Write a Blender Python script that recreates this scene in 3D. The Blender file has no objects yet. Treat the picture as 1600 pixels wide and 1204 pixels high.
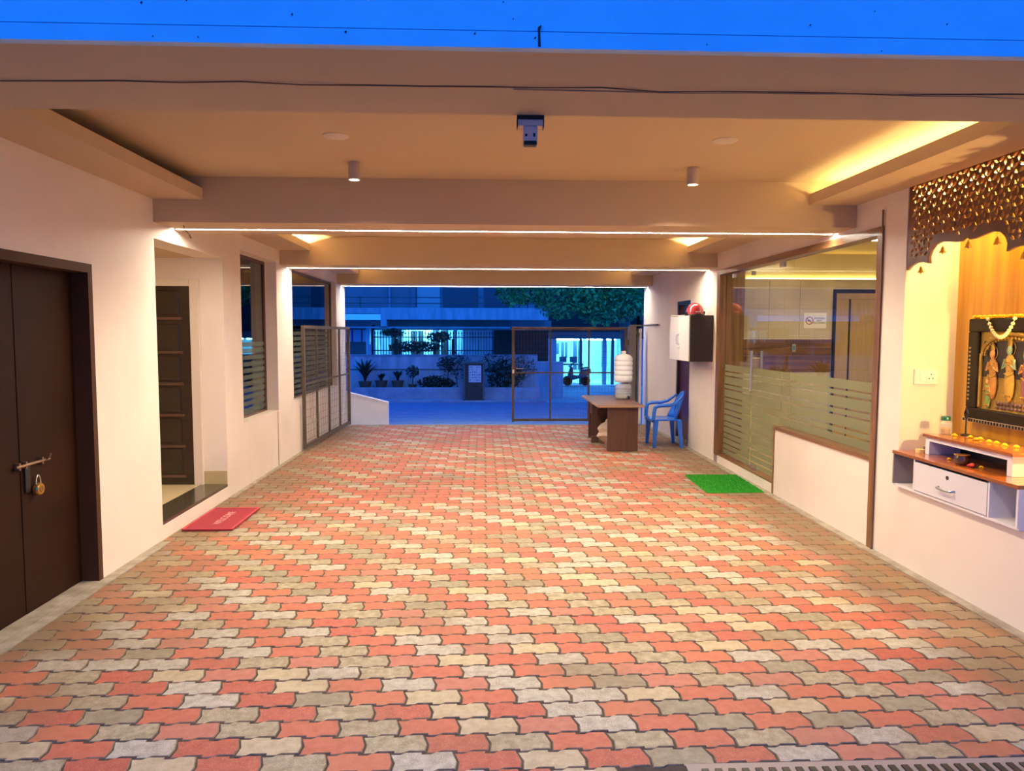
import bpy, bmesh, math, random
from math import sin, cos, pi, radians, atan
from mathutils import Vector, Matrix

# ------------------------------------------------------------------ camera, sky, exposure
SC = bpy.context.scene
COL = SC.collection
random.seed(7)

cam_data = bpy.data.cameras.new('camera')
cam_data.sensor_width = 36.0
cam_data.lens = 36.0 * 1140.0 / 1600.0
cam_data.clip_start = 0.02
cam_data.clip_end = 300
cam = bpy.data.objects.new('camera', cam_data)
COL.objects.link(cam)
YAW, PITCH, ROLL = 0.03858, 0.07088, 0.0025
fw = Vector((sin(YAW) * cos(PITCH), cos(YAW) * cos(PITCH), -sin(PITCH)))
rt = fw.cross(Vector((0, 0, 1))).normalized()
up = rt.cross(fw)
r2 = rt * cos(ROLL) + up * sin(ROLL)
u2 = up * cos(ROLL) - rt * sin(ROLL)
cam.matrix_world = Matrix(((r2.x, u2.x, -fw.x, 0), (r2.y, u2.y, -fw.y, 0), (r2.z, u2.z, -fw.z, 1.6), (0, 0, 0, 1)))
SC.camera = cam

world = bpy.data.worlds.new('dusk_sky')
SC.world = world
world.use_nodes = True
bg = world.node_tree.nodes['Background']
bg.inputs[0].default_value = (0.016, 0.215, 1.0, 1)
bg.inputs[1].default_value = 1.55

SC.view_settings.view_transform = 'Standard'
SC.view_settings.look = 'None'
SC.view_settings.exposure = 0.0
SC.view_settings.gamma = 1.0
SC.view_settings.use_curve_mapping = False
SC.cycles.use_denoising = True
SC.cycles.max_bounces = 9
SC.cycles.sample_clamp_indirect = 12.0

WARM = (1.0, 0.80, 0.56)
LED = (1.0, 0.86, 0.70)
COVE = (1.0, 0.76, 0.28)
CYAN = (0.12, 0.62, 1.0)

# ------------------------------------------------------------------ materials
MATS = {}


def srgb(r, g, b):
    f = lambda c: (c / 255 / 12.92) if c / 255 <= 0.04045 else ((c / 255 + 0.055) / 1.055) ** 2.4
    return (f(r), f(g), f(b))


def mat(name, col, rough=0.6, metal=0.0, var=0.0, scale=6.0, col2=None, bump=0.0, bscale=40.0, stretch=(1, 1, 1), spec=0.5, coat=0.0, alpha=1.0, detail=5.0, lo=0.35, hi=0.65):
    if name in MATS:
        return MATS[name]
    m = bpy.data.materials.new(name)
    m.use_nodes = True
    nt = m.node_tree
    p = nt.nodes['Principled BSDF']
    p.inputs['Base Color'].default_value = (*col, 1)
    p.inputs['Roughness'].default_value = rough
    p.inputs['Metallic'].default_value = metal
    p.inputs['Specular IOR Level'].default_value = spec
    if coat:
        p.inputs['Coat Weight'].default_value = coat
        p.inputs['Coat Roughness'].default_value = 0.08
    if alpha < 1:
        p.inputs['Alpha'].default_value = alpha
    if var or col2 or bump:
        geo = nt.nodes.new('ShaderNodeNewGeometry')
        mp = nt.nodes.new('ShaderNodeMapping')
        mp.inputs['Scale'].default_value = stretch
        nt.links.new(geo.outputs['Position'], mp.inputs['Vector'])
    if var or col2:
        n = nt.nodes.new('ShaderNodeTexNoise')
        n.inputs['Scale'].default_value = scale
        n.inputs['Detail'].default_value = detail
        nt.links.new(mp.outputs[0], n.inputs['Vector'])
        cr = nt.nodes.new('ShaderNodeValToRGB')
        c2 = col2 if col2 else tuple(c * (1 - var) for c in col)
        cr.color_ramp.elements[0].position = lo
        cr.color_ramp.elements[1].position = hi
        cr.color_ramp.elements[0].color = (*c2, 1)
        cr.color_ramp.elements[1].color = (*col, 1)
        nt.links.new(n.outputs['Fac'], cr.inputs['Fac'])
        nt.links.new(cr.outputs['Color'], p.inputs['Base Color'])
    if bump:
        n2 = nt.nodes.new('ShaderNodeTexNoise')
        n2.inputs['Scale'].default_value = bscale
        n2.inputs['Detail'].default_value = 4
        nt.links.new(mp.outputs[0], n2.inputs['Vector'])
        b = nt.nodes.new('ShaderNodeBump')
        b.inputs['Strength'].default_value = bump
        b.inputs['Distance'].default_value = 0.01
        nt.links.new(n2.outputs['Fac'], b.inputs['Height'])
        nt.links.new(b.outputs['Normal'], p.inputs['Normal'])
    MATS[name] = m
    return m


def emis(name, col, strength):
    if name in MATS:
        return MATS[name]
    m = bpy.data.materials.new(name)
    m.use_nodes = True
    nt = m.node_tree
    nt.nodes.clear()
    e = nt.nodes.new('ShaderNodeEmission')
    e.inputs[0].default_value = (*col, 1)
    e.inputs[1].default_value = strength
    o = nt.nodes.new('ShaderNodeOutputMaterial')
    nt.links.new(e.outputs[0], o.inputs[0])
    MATS[name] = m
    return m


def glass(name, tint=(1, 1, 1), refl=1.0, ior=1.5):
    """thin architectural pane: clear transmission plus a fresnel reflection"""
    m = bpy.data.materials.new(name)
    m.use_nodes = True
    nt = m.node_tree
    nt.nodes.clear()
    t = nt.nodes.new('ShaderNodeBsdfTransparent')
    t.inputs[0].default_value = (*tint, 1)
    g = nt.nodes.new('ShaderNodeBsdfGlossy')
    g.inputs['Roughness'].default_value = 0.0
    lw = nt.nodes.new('ShaderNodeLayerWeight')
    lw.inputs['Blend'].default_value = 0.5
    pw = nt.nodes.new('ShaderNodeMath')
    pw.operation = 'POWER'
    pw.inputs[1].default_value = 4.6
    nt.links.new(lw.outputs['Facing'], pw.inputs[0])
    f = nt.nodes.new('ShaderNodeMath')
    f.operation = 'MULTIPLY_ADD'
    f.inputs[1].default_value = 0.80
    f.inputs[2].default_value = 0.03
    nt.links.new(pw.outputs[0], f.inputs[0])
    mul = nt.nodes.new('ShaderNodeMath')
    mul.operation = 'MULTIPLY'
    mul.use_clamp = True
    mul.inputs[1].default_value = refl
    mx = nt.nodes.new('ShaderNodeMixShader')
    o = nt.nodes.new('ShaderNodeOutputMaterial')
    nt.links.new(f.outputs[0], mul.inputs[0])
    nt.links.new(mul.outputs[0], mx.inputs[0])
    nt.links.new(t.outputs[0], mx.inputs[1])
    nt.links.new(g.outputs[0], mx.inputs[2])
    nt.links.new(mx.outputs[0], o.inputs[0])
    MATS[name] = m
    return m


def frost(name, col, amount):
    m = bpy.data.materials.new(name)
    m.use_nodes = True
    nt = m.node_tree
    nt.nodes.clear()
    t = nt.nodes.new('ShaderNodeBsdfTransparent')
    d = nt.nodes.new('ShaderNodeBsdfDiffuse')
    d.inputs[0].default_value = (*col, 1)
    tl = nt.nodes.new('ShaderNodeBsdfTranslucent')
    tl.inputs[0].default_value = (*col, 1)
    a = nt.nodes.new('ShaderNodeMixShader')
    a.inputs[0].default_value = 0.5
    mx = nt.nodes.new('ShaderNodeMixShader')
    mx.inputs[0].default_value = amount
    o = nt.nodes.new('ShaderNodeOutputMaterial')
    nt.links.new(d.outputs[0], a.inputs[1])
    nt.links.new(tl.outputs[0], a.inputs[2])
    nt.links.new(t.outputs[0], mx.inputs[1])
    nt.links.new(a.outputs[0], mx.inputs[2])
    nt.links.new(mx.outputs[0], o.inputs[0])
    MATS[name] = m
    return m


def wood(name, c1, c2, axis='z', rough=0.35, scale=3.0, coat=0.3):
    st = {'z': (8, 8, 0.5), 'y': (8, 0.5, 8), 'x': (0.5, 8, 8)}[axis]
    return mat(name, c1, rough, col2=c2, scale=scale, stretch=st, coat=coat, detail=8)


WALL = mat('wall_paint', (0.83, 0.74, 0.62), 0.55, var=0.10, scale=1.3, bump=0.06, bscale=60, lo=0.30, hi=0.55)
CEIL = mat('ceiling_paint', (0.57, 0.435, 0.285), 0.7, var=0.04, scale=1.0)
FACADE = mat('facade_dusk_blue', (0.58, 0.80, 0.95), 0.75, col2=(0.50, 0.74, 0.92), scale=5, bump=0.25, bscale=18)  # white wall under dusk; part of the blue light is put into this colour
FACADE_DARK = mat('facade_crack', (0.02, 0.03, 0.05), 0.9)
TRIMWOOD = wood('frame_wood', (0.25, 0.12, 0.045), (0.14, 0.06, 0.02), 'z')
TRIMWOOD_Y = wood('frame_wood_long', (0.25, 0.12, 0.045), (0.14, 0.06, 0.02), 'y')
DARKDOOR = mat('dark_door_paint', (0.030, 0.010, 0.003), 0.6, col2=(0.020, 0.006, 0.002), scale=2.5, spec=0.15)
DOORFRAME = mat('dark_frame_paint', (0.075, 0.032, 0.012), 0.6, spec=0.2)
BLACKISH = mat('near_black', (0.012, 0.010, 0.009), 0.5)
ESPRESSO = mat('espresso_wood', (0.026, 0.010, 0.006), 0.28, col2=(0.014, 0.005, 0.003), scale=3, stretch=(1, 1, 10), coat=0.4)
ESPRESSO_L = mat('espresso_rail', (0.10, 0.045, 0.03), 0.3, coat=0.4)
CREAMTILE = mat('cream_floor_tile', (0.72, 0.60, 0.36), 0.2, coat=0.3)
GRANITE = mat('dark_granite', (0.10, 0.085, 0.05), 0.25, col2=(0.02, 0.018, 0.012), scale=45, coat=0.4)
STEEL = mat('brushed_steel', (0.62, 0.60, 0.57), 0.28, metal=1.0)
LIFTSTEEL = mat('lift_steel', (0.72, 0.56, 0.34), 0.30, metal=1.0, var=0.15, scale=4, stretch=(30, 1, 1))
BRASS = mat('brass', (0.72, 0.47, 0.12), 0.28, metal=1.0)
GATESTEEL = mat('gate_paint', (0.13, 0.095, 0.068), 0.6, metal=0.0, var=0.3, scale=12, spec=0.3)
WIRE = mat('galvanised_wire', (0.15, 0.115, 0.09), 0.6, spec=0.3)
GREYSHEET = mat('grey_sheet', (0.17, 0.16, 0.15), 0.5, metal=0.2)
WHITELAM = mat('white_laminate', (0.78, 0.75, 0.74), 0.3, coat=0.2)
WHITEPL = mat('white_plastic', (0.80, 0.77, 0.70), 0.35)
BLACKPL = mat('black_plastic', (0.008, 0.008, 0.009), 0.35)
PANE = glass('clear_glass', (0.95, 0.97, 0.93), 1.0)
PANE_L = glass('tinted_window_glass', (0.45, 0.50, 0.38), 1.6)
FROST = frost('frosted_film', (0.36, 0.37, 0.25), 0.58)
FROST_L = frost('frosted_film_dim', (0.34, 0.40, 0.34), 0.36)


# ------------------------------------------------------------------ mesh helpers
class MB:
    def __init__(self):
        self.v, self.f, self.m, self.mi = [], [], [], 0

    def add(self, vs, fs):
        o = len(self.v)
        self.v += [tuple(v) for v in vs]
        self.f += [tuple(i + o for i in f) for f in fs]
        self.m += [self.mi] * len(fs)
        return self

    def box(self, x0, x1, y0, y1, z0, z1):
        vs = [(x, y, z) for x in (x0, x1) for y in (y0, y1) for z in (z0, z1)]
        return self.add(vs, [(0, 1, 3, 2), (4, 6, 7, 5), (0, 4, 5, 1), (2, 3, 7, 6), (0, 2, 6, 4), (1, 5, 7, 3)])

    def prism(self, poly, axis, a, b):
        """extrude a 2-D polygon: axis x -> (y,z), y -> (x,z), z -> (x,y)"""
        put = {'x': lambda p, t: (t, p[0], p[1]), 'y': lambda p, t: (p[0], t, p[1]), 'z': lambda p, t: (p[0], p[1], t)}[axis]
        n = len(poly)
        vs = [put(p, a) for p in poly] + [put(p, b) for p in poly]
        fs = [tuple(range(n)), tuple(range(2 * n - 1, n - 1, -1))]
        fs += [(i, i + n, (i + 1) % n + n, (i + 1) % n) for i in range(n)]
        return self.add(vs, fs)

    def tube(self, path, r, seg=8, closed=False):
        P = [Vector(p) for p in path]
        n = len(P)
        R = r if isinstance(r, (list, tuple)) else [r] * n
        vs, fs = [], []
        prev = None
        for i, p in enumerate(P):
            d = (P[(i + 1) % n] - P[i - 1]) if closed else (P[min(i + 1, n - 1)] - P[max(i - 1, 0)])
            d.normalize()
            if prev is None:
                a = d.cross(Vector((0, 0, 1)))
                if a.length < 1e-3:
                    a = d.cross(Vector((1, 0, 0)))
            else:
                a = prev - d * prev.dot(d)
            a.normalize()
            prev = a
            b = d.cross(a)
            vs += [p + (a * cos(2 * pi * k / seg) + b * sin(2 * pi * k / seg)) * R[i] for k in range(seg)]
        for i in range(n if closed else n - 1):
            j = (i + 1) % n
            for k in range(seg):
                l = (k + 1) % seg
                fs.append((i * seg + k, i * seg + l, j * seg + l, j * seg + k))
        if not closed:
            fs.append(tuple(range(seg - 1, -1, -1)))
            fs.append(tuple((n - 1) * seg + k for k in range(seg)))
        return self.add(vs, fs)

    def lathe(self, prof, c=(0, 0, 0), seg=20, axis='z'):
        vs, fs = [], []
        for r, h in prof:
            for k in range(seg):
                x, y = r * cos(2 * pi * k / seg), r * sin(2 * pi * k / seg)
                q = {'z': (x, y, h), 'x': (h, x, y), 'y': (x, h, y)}[axis]
                vs.append((c[0] + q[0], c[1] + q[1], c[2] + q[2]))
        n = len(prof)
        for i in range(n - 1):
            for k in range(seg):
                l = (k + 1) % seg
                fs.append((i * seg + k, i * seg + l, (i + 1) * seg + l, (i + 1) * seg + k))
        fs.append(tuple(range(seg - 1, -1, -1)))
        fs.append(tuple((n - 1) * seg + k for k in range(seg)))
        return self.add(vs, fs)

    def ball(self, c, r, seg=10, rings=6, sq=(1, 1, 1)):
        prof = [(max(1e-4, sin(pi * i / rings)), -cos(pi * i / rings)) for i in range(rings + 1)]
        vs, fs = [], []
        for pr, h in prof:
            for k in range(seg):
                vs.append((c[0] + r * sq[0] * pr * cos(2 * pi * k / seg), c[1] + r * sq[1] * pr * sin(2 * pi * k / seg), c[2] + r * sq[2] * h))
        for i in range(rings):
            for k in range(seg):
                l = (k + 1) % seg
                fs.append((i * seg + k, i * seg + l, (i + 1) * seg + l, (i + 1) * seg + k))
        return self.add(vs, fs)

    def mesh(self, name, mats, base=(0, 0, 0), smooth=False, bevel=0.0, bseg=2):
        me = bpy.data.meshes.new(name)
        b = Vector(base)
        me.from_pydata([Vector(v) - b for v in self.v], [], self.f)
        mats = mats if isinstance(mats, (list, tuple)) else [mats]
        for m in mats:
            me.materials.append(m)
        for p, k in zip(me.polygons, self.m):
            p.material_index = k
        bm = bmesh.new()
        bm.from_mesh(me)
        bmesh.ops.recalc_face_normals(bm, faces=bm.faces)
        if bevel:
            bmesh.ops.bevel(bm, geom=list(bm.edges), offset=bevel, segments=bseg, affect='EDGES', profile=0.5, clamp_overlap=True)
        bm.to_mesh(me)
        bm.free()
        if smooth:
            for p in me.polygons:
                p.use_smooth = True
            me.set_sharp_from_angle(angle=radians(40))
        return me

    def build(self, name, mats, parent=None, smooth=False, bevel=0.0, loc=None, bseg=2, local=False):
        if parent is not None:
            base = (0, 0, 0) if local else wpos(parent)
            o = bpy.data.objects.new(name, self.mesh(name, mats, base, smooth, bevel, bseg))
            o.parent = parent
        else:
            base = loc if loc is not None else self.base()
            o = bpy.data.objects.new(name, self.mesh(name, mats, base, smooth, bevel, bseg))
            o.location = base
        COL.objects.link(o)
        return o

    def base(self):
        xs, ys, zs = zip(*self.v)
        return ((min(xs) + max(xs)) / 2, (min(ys) + max(ys)) / 2, min(zs))


def wpos(o):
    p = Vector((0, 0, 0))
    while o is not None:
        p += o.location
        o = o.parent
    return p


def tag(o, label, cat, group=None, kind=None):
    o['label'] = label
    o['category'] = cat
    if group:
        o['group'] = group
    if kind:
        o['kind'] = kind
    return o


def thing(name, loc, label, cat, group=None, kind=None, rz=0.0):
    o = bpy.data.objects.new(name, None)
    o.empty_display_size = 0.05
    o.location = loc
    o.rotation_euler = (0, 0, rz)
    COL.objects.link(o)
    return tag(o, label, cat, group, kind)


def dup(root, loc, label=None, rz=None):
    r = root.copy()
    COL.objects.link(r)
    r.location = loc
    if rz is not None:
        r.rotation_euler = (0, 0, rz)
    if label:
        r['label'] = label
    for ch in root.children:
        c = ch.copy()
        COL.objects.link(c)
        c.parent = r
        for g in ch.children:
            d = g.copy()
            COL.objects.link(d)
            d.parent = c
    return r


def B(*a):
    return MB().box(*a)


def struct(o, label, cat):
    return tag(o, label, cat, kind='structure')


# ================================================================== SETTING
XL, XR = -2.48, 2.90
YF, YB = 2.20, 13.2           # outer face of the front beam, far end of the walls
ZB, ZC = 2.43, 2.77           # underside of beams, ceiling

# ---- floor: bed, pavers, edge strips
bed = B(-2.75, 3.15, 2.30, 12.74, -0.16, -0.0045)
floor = bed.build('floor', mat('joint_sand', (0.085, 0.064, 0.042), 0.95, var=0.4, scale=30), loc=(0, 7.5, 0))
struct(floor, 'red and grey zigzag paver floor of the covered driveway', 'floor')

L, W = 0.242, 0.1215


def hx(x):
    u = (x / (L / 2)) % 1.0
    A = 0.0068
    if u < 0.32:
        return -A
    if u < 0.47:
        return -A + 2 * A * (u - 0.32) / 0.15
    return A


def paver_mesh(name, m, cut=False):
    g = 0.0028
    s = [(0, 1e-4), (0.32 * L / 2, 0), (0.47 * L / 2, 0), (L / 2 - 1e-4, 0), (L / 2 + 1e-4, 0), (0.32 * L / 2 + L / 2, 0), (0.47 * L / 2 + L / 2, 0), (L - 1e-4, 0)]
    xs = [a for a, _ in s]
    low = [(x, hx(x + 1e-6)) for x in xs]
    pts = []
    for x, h in low:                       # near edge, left to right
        pts.append((x + 0.006, h + g))
    pts[0] = (g + 0.006, pts[0][1])
    pts[-1] = (L - g + 0.006, pts[-1][1])
    pts.append((L - g + 0.010, W * 0.45))  # zigzag end
    for x, h in reversed(low):
        pts.append((x - 0.010, h + W - g))
    n = len(pts)
    pts[9] = (L - g - 0.010, pts[9][1])
    pts[-1] = (g - 0.010, pts[-1][1])
    pts.append((g + 0.010, W * 0.45))
    if cut:
        pts = [(x, W * 0.14 + y * 0.86) for x, y in pts]
    cx, cy = L / 2, W / 2
    c = 0.0042
    top = []
    for x, y in pts:
        dx = (cx - x) / (L / 2)
        dy = (cy - y) / (W / 2)
        top.append((x + c * max(-1, min(1, dx * 1.6)), y + c * max(-1, min(1, dy * 1.3))))
    n = len(pts)
    vs = [(x - cx, y - cy, 0.0) for x, y in top] + [(x - cx, y - cy, -0.003) for x, y in pts] + [(x - cx, y - cy, -0.03) for x, y in pts]
    fs = [tuple(range(n))]
    for k in (0, n):
        fs += [(k + i, k + n + i, k + n + (i + 1) % n, k + (i + 1) % n) for i in range(n)]
    me = bpy.data.meshes.new(name)
    me.from_pydata(vs, [], fs)
    bm = bmesh.new()
    bm.from_mesh(me)
    bmesh.ops.recalc_face_normals(bm, faces=bm.faces)
    bm.to_mesh(me)
    bm.free()
    if m:
        me.materials.append(m)
        me.materials.append(RIM)
        for f_ in me.polygons[1:]:
            f_.material_index = 1
    return me, vs, fs


RIM = mat('dirty_paver_edge', (0.28, 0.20, 0.125), 0.9, var=0.45, scale=18)


def paver_mat(name, c1, c2, speck, amt):
    """stone mix: two tones, light chips, and dirt plus some painted shade with a world-space shape"""
    m = bpy.data.materials.new(name)
    m.use_nodes = True
    nt = m.node_tree
    N, K = nt.nodes.new, nt.links.new
    p = nt.nodes['Principled BSDF']
    p.inputs['Roughness'].default_value = 0.62
    geo = N('ShaderNodeNewGeometry')
    n1 = N('ShaderNodeTexNoise')
    n1.inputs['Scale'].default_value = 24
    n1.inputs['Detail'].default_value = 5
    K(geo.outputs['Position'], n1.inputs['Vector'])
    r1 = N('ShaderNodeValToRGB')
    r1.color_ramp.elements[0].position, r1.color_ramp.elements[1].position = 0.35, 0.65
    r1.color_ramp.elements[0].color = (*c1, 1)
    r1.color_ramp.elements[1].color = (*c2, 1)
    K(n1.outputs['Fac'], r1.inputs['Fac'])
    n2 = N('ShaderNodeTexNoise')
    n2.inputs['Scale'].default_value = 150
    n2.inputs['Detail'].default_value = 3
    K(geo.outputs['Position'], n2.inputs['Vector'])
    r2_ = N('ShaderNodeValToRGB')
    r2_.color_ramp.elements[0].position, r2_.color_ramp.elements[1].position = 0.56, 0.66
    K(n2.outputs['Fac'], r2_.inputs['Fac'])
    sm = N('ShaderNodeMath')
    sm.operation = 'MULTIPLY'
    sm.inputs[1].default_value = amt
    K(r2_.outputs['Color'], sm.inputs[0])
    mx = N('ShaderNodeMixRGB')
    mx.inputs[2].default_value = (*speck, 1)
    K(sm.outputs[0], mx.inputs[0])
    K(r1.outputs['Color'], mx.inputs[1])
    # dirt: strongest as a trodden band beside the left wall, loose patches elsewhere; right-wall band is dirt deepened with painted shade
    n3 = N('ShaderNodeTexNoise')
    n3.inputs['Scale'].default_value = 1.7
    n3.inputs['Detail'].default_value = 6
    K(geo.outputs['Position'], n3.inputs['Vector'])
    sx = N('ShaderNodeSeparateXYZ')
    K(geo.outputs['Position'], sx.inputs[0])
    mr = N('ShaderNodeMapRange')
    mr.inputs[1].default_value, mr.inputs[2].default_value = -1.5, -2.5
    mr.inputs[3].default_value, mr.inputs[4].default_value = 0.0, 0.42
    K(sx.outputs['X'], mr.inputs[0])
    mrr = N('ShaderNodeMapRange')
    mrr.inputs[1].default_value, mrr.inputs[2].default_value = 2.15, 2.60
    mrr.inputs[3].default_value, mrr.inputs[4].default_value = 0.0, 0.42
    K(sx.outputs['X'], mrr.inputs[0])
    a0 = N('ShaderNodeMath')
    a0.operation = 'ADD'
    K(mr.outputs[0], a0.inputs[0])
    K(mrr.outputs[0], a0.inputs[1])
    a1 = N('ShaderNodeMath')
    a1.operation = 'ADD'
    K(a0.outputs[0], a1.inputs[0])
    K(n3.outputs['Fac'], a1.inputs[1])
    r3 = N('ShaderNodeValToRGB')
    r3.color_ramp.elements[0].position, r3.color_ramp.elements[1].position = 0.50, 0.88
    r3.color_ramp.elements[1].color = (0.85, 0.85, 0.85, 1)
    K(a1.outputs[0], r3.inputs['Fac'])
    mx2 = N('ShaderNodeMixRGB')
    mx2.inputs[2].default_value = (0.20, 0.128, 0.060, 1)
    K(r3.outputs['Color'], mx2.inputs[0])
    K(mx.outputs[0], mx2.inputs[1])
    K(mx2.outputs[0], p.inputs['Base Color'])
    b = N('ShaderNodeBump')
    b.inputs['Strength'].default_value = 0.35
    b.inputs['Distance'].default_value = 0.004
    K(n2.outputs['Fac'], b.inputs['Height'])
    K(b.outputs['Normal'], p.inputs['Normal'])
    return m


REDS = [((0.42, 0.108, 0.058), (0.50, 0.145, 0.080), 0.15), ((0.38, 0.078, 0.048), (0.46, 0.11, 0.066), 0.40), ((0.40, 0.14, 0.092), (0.48, 0.18, 0.118), 0.12), ((0.45, 0.135, 0.066), (0.51, 0.165, 0.085), 0.08)]
GREYS = [((0.26, 0.22, 0.125), (0.40, 0.35, 0.22), 0.35), ((0.32, 0.30, 0.22), (0.46, 0.44, 0.35), 0.65), ((0.40, 0.335, 0.19), (0.50, 0.43, 0.27), 0.25), ((0.22, 0.195, 0.12), (0.31, 0.28, 0.18), 0.15)]
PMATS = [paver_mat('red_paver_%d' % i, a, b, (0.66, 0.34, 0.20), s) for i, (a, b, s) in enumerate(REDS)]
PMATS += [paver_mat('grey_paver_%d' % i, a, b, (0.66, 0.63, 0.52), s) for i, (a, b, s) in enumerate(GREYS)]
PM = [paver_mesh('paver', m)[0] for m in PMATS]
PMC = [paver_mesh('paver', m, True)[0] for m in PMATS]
_, PV, PF = paver_mesh('paver_shape', None)
rnd = random.Random(3)
slots = []
nrows = int((12.74 - 2.58) / W) + 1
for j in range(-1, nrows):
    y0 = 2.70 + (j - 1) * W
    x0 = 0.0137 - (L / 2) * (j - 1)
    i0 = math.floor((XL - x0) / L)
    i1 = math.ceil((XR - x0) / L)
    for i in range(i0, i1):
        xc, yc = x0 + (i + 0.5) * L, y0 + W / 2
        if yc + W / 2 > 12.76 or (j < 0 and xc > 0.55):
            continue
        red = (i % 2 != 0)
        q = rnd.random()
        if q < 0.02 or (yc > 6.5 and not red and q < 0.25):
            red = not red
        k = rnd.choice([0, 0, 1, 2, 3]) if red else 4 + rnd.choice([0, 0, 1, 1, 2, 3])
        dz = rnd.uniform(-0.0015, 0.001)
        tilt = (rnd.uniform(-0.006, 0.006), rnd.uniform(-0.004, 0.004))
        slots.append((j, xc, yc, k, dz, tilt))


def in_view(x, y):
    d = Vector((x, y, -1.6))
    z = d.dot(fw)
    px, py = 800 + 1140 * d.dot(r2) / z, 602 - 1140 * d.dot(u2) / z
    return -20 < px < 1620 and py < 1215


cand = sorted([s for s in slots if in_view(s[1], s[2])], key=lambda s: (s[2], abs(s[1])))
chosen = set(id(s) for s in cand[:300])
far = MB()
for s in slots:
    j, xc, yc, k, dz, tilt = s
    if id(s) in chosen:
        cut = (j == 0 and xc > 0.75)
        o = bpy.data.objects.new('paver', (PMC if cut else PM)[k])
        COL.objects.link(o)
        o.parent = floor
        o.location = (xc, yc - 7.5, dz)
        o.rotation_euler = (tilt[0], tilt[1], 0)
    else:
        far.mi = k
        far.add([(xc + x, yc + y, z + dz + x * tilt[1] + y * tilt[0]) for x, y, z in PV], PF)
        far.m[-len(PF) + 1:] = [len(PMATS)] * (len(PF) - 1)
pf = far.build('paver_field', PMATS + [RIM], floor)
pf['kind'] = 'stuff'

CONC = mat('old_concrete', (0.40, 0.35, 0.27), 0.85, col2=(0.26, 0.22, 0.16), scale=9, bump=0.2, bscale=50)
B(XL, -2.40, 2.3, 5.6, -0.03, 0.004).build('edge_strip', CONC, floor)
B(XL, -2.43, 7.1, 12.7, -0.03, 0.004).build('edge_strip', CONC, floor)
B(2.83, XR, 2.3, 12.7, -0.03, 0.004).build('edge_strip', CONC, floor)
B(-2.6, 3.0, 12.70, 12.78, -0.16, 0.003).build('threshold_strip', CONC, floor)
dr = B(0.75, 3.0, 2.44, 2.590, -0.05, 0.0).build('drain_frame', mat('drain_metal', (0.30, 0.26, 0.24), 0.6, metal=0.3), floor)
for k in range(44):
    B(0.8 + k * 0.05, 0.825 + k * 0.05, 2.46, 2.55, 0.0, 0.006).build('grate_bar', BLACKISH, dr)
fore = B(-9, 9, -8, 2.44, -0.2, -0.004).build('floor_unseen_forecourt', mat('forecourt_dark', (0.075, 0.07, 0.062), 0.9), loc=(0, -3, 0))  # unseen ground, made dark to keep blue sky bounce off the beams
struct(fore, 'unseen forecourt in front of the driveway, darkened to cut blue bounce light', 'floor')

# ---- ceiling with beams and dropped side soffits
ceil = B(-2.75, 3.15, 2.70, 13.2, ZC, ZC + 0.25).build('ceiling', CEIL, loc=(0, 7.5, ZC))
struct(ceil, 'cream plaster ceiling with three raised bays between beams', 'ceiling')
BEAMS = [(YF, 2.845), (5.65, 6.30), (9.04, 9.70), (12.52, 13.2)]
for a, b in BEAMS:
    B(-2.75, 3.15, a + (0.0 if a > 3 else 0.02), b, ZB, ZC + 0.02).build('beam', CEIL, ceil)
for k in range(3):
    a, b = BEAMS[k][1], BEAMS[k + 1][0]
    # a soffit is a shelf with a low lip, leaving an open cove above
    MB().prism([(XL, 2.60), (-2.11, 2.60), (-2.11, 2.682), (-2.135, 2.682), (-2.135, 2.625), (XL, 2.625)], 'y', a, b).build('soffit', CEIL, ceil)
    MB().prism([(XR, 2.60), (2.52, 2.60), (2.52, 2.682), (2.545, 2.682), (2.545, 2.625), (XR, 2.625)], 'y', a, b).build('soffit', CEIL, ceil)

# ---- front face above the opening
fac = thing('wall_front', (0, YF, ZB), 'outer wall face above the opening, dusk blue mixed into its colour, with drip groove', 'wall', kind='structure')
B(-6, 6, YF - 0.005, YF + 0.25, ZB + 0.052, 5.2).build('upper_face', FACADE, fac)
B(-6, 6, YF - 0.012, YF + 0.02, ZB, ZB + 0.046).build('drip_band', FACADE, fac)
B(-6, 6, YF + 0.01, YF + 0.03, ZB + 0.04, ZB + 0.056).build('drip_groove', FACADE_DARK, fac)
MB().prism([(0.158, ZB + 0.005), (0.166, ZB + 0.004), (0.164, ZB + 0.05), (0.168, ZB + 0.066), (0.158, ZB + 0.06)], 'y', YF - 0.0135, YF - 0.004).build('crack', FACADE_DARK, fac)
rr = random.Random(11)
for k in range(34):
    x, z = rr.uniform(-1.7, 2.0), rr.choice([rr.uniform(ZB + 0.07, ZB + 0.24), rr.uniform(ZB + 0.006, ZB + 0.04)])
    fy = YF - 0.0125 if z < ZB + 0.046 else YF - 0.0055
    r = rr.uniform(0.0015, 0.004)
    MB().prism([(x - r, z), (x, z - r * 1.3), (x + r, z + r * 0.3), (x + r * 0.4, z + r * rr.uniform(0.8, 2.4))], 'y', fy - 0.001, fy + 0.004).build('chip', FACADE_DARK, fac)
B(-6, -2.73, YF, YF + 0.25, -0.2, ZB + 0.06).build('side_face', FACADE, fac)
B(3.15, 6, YF, YF + 0.25, -0.2, ZB + 0.06).build('side_face', FACADE, fac)

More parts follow.
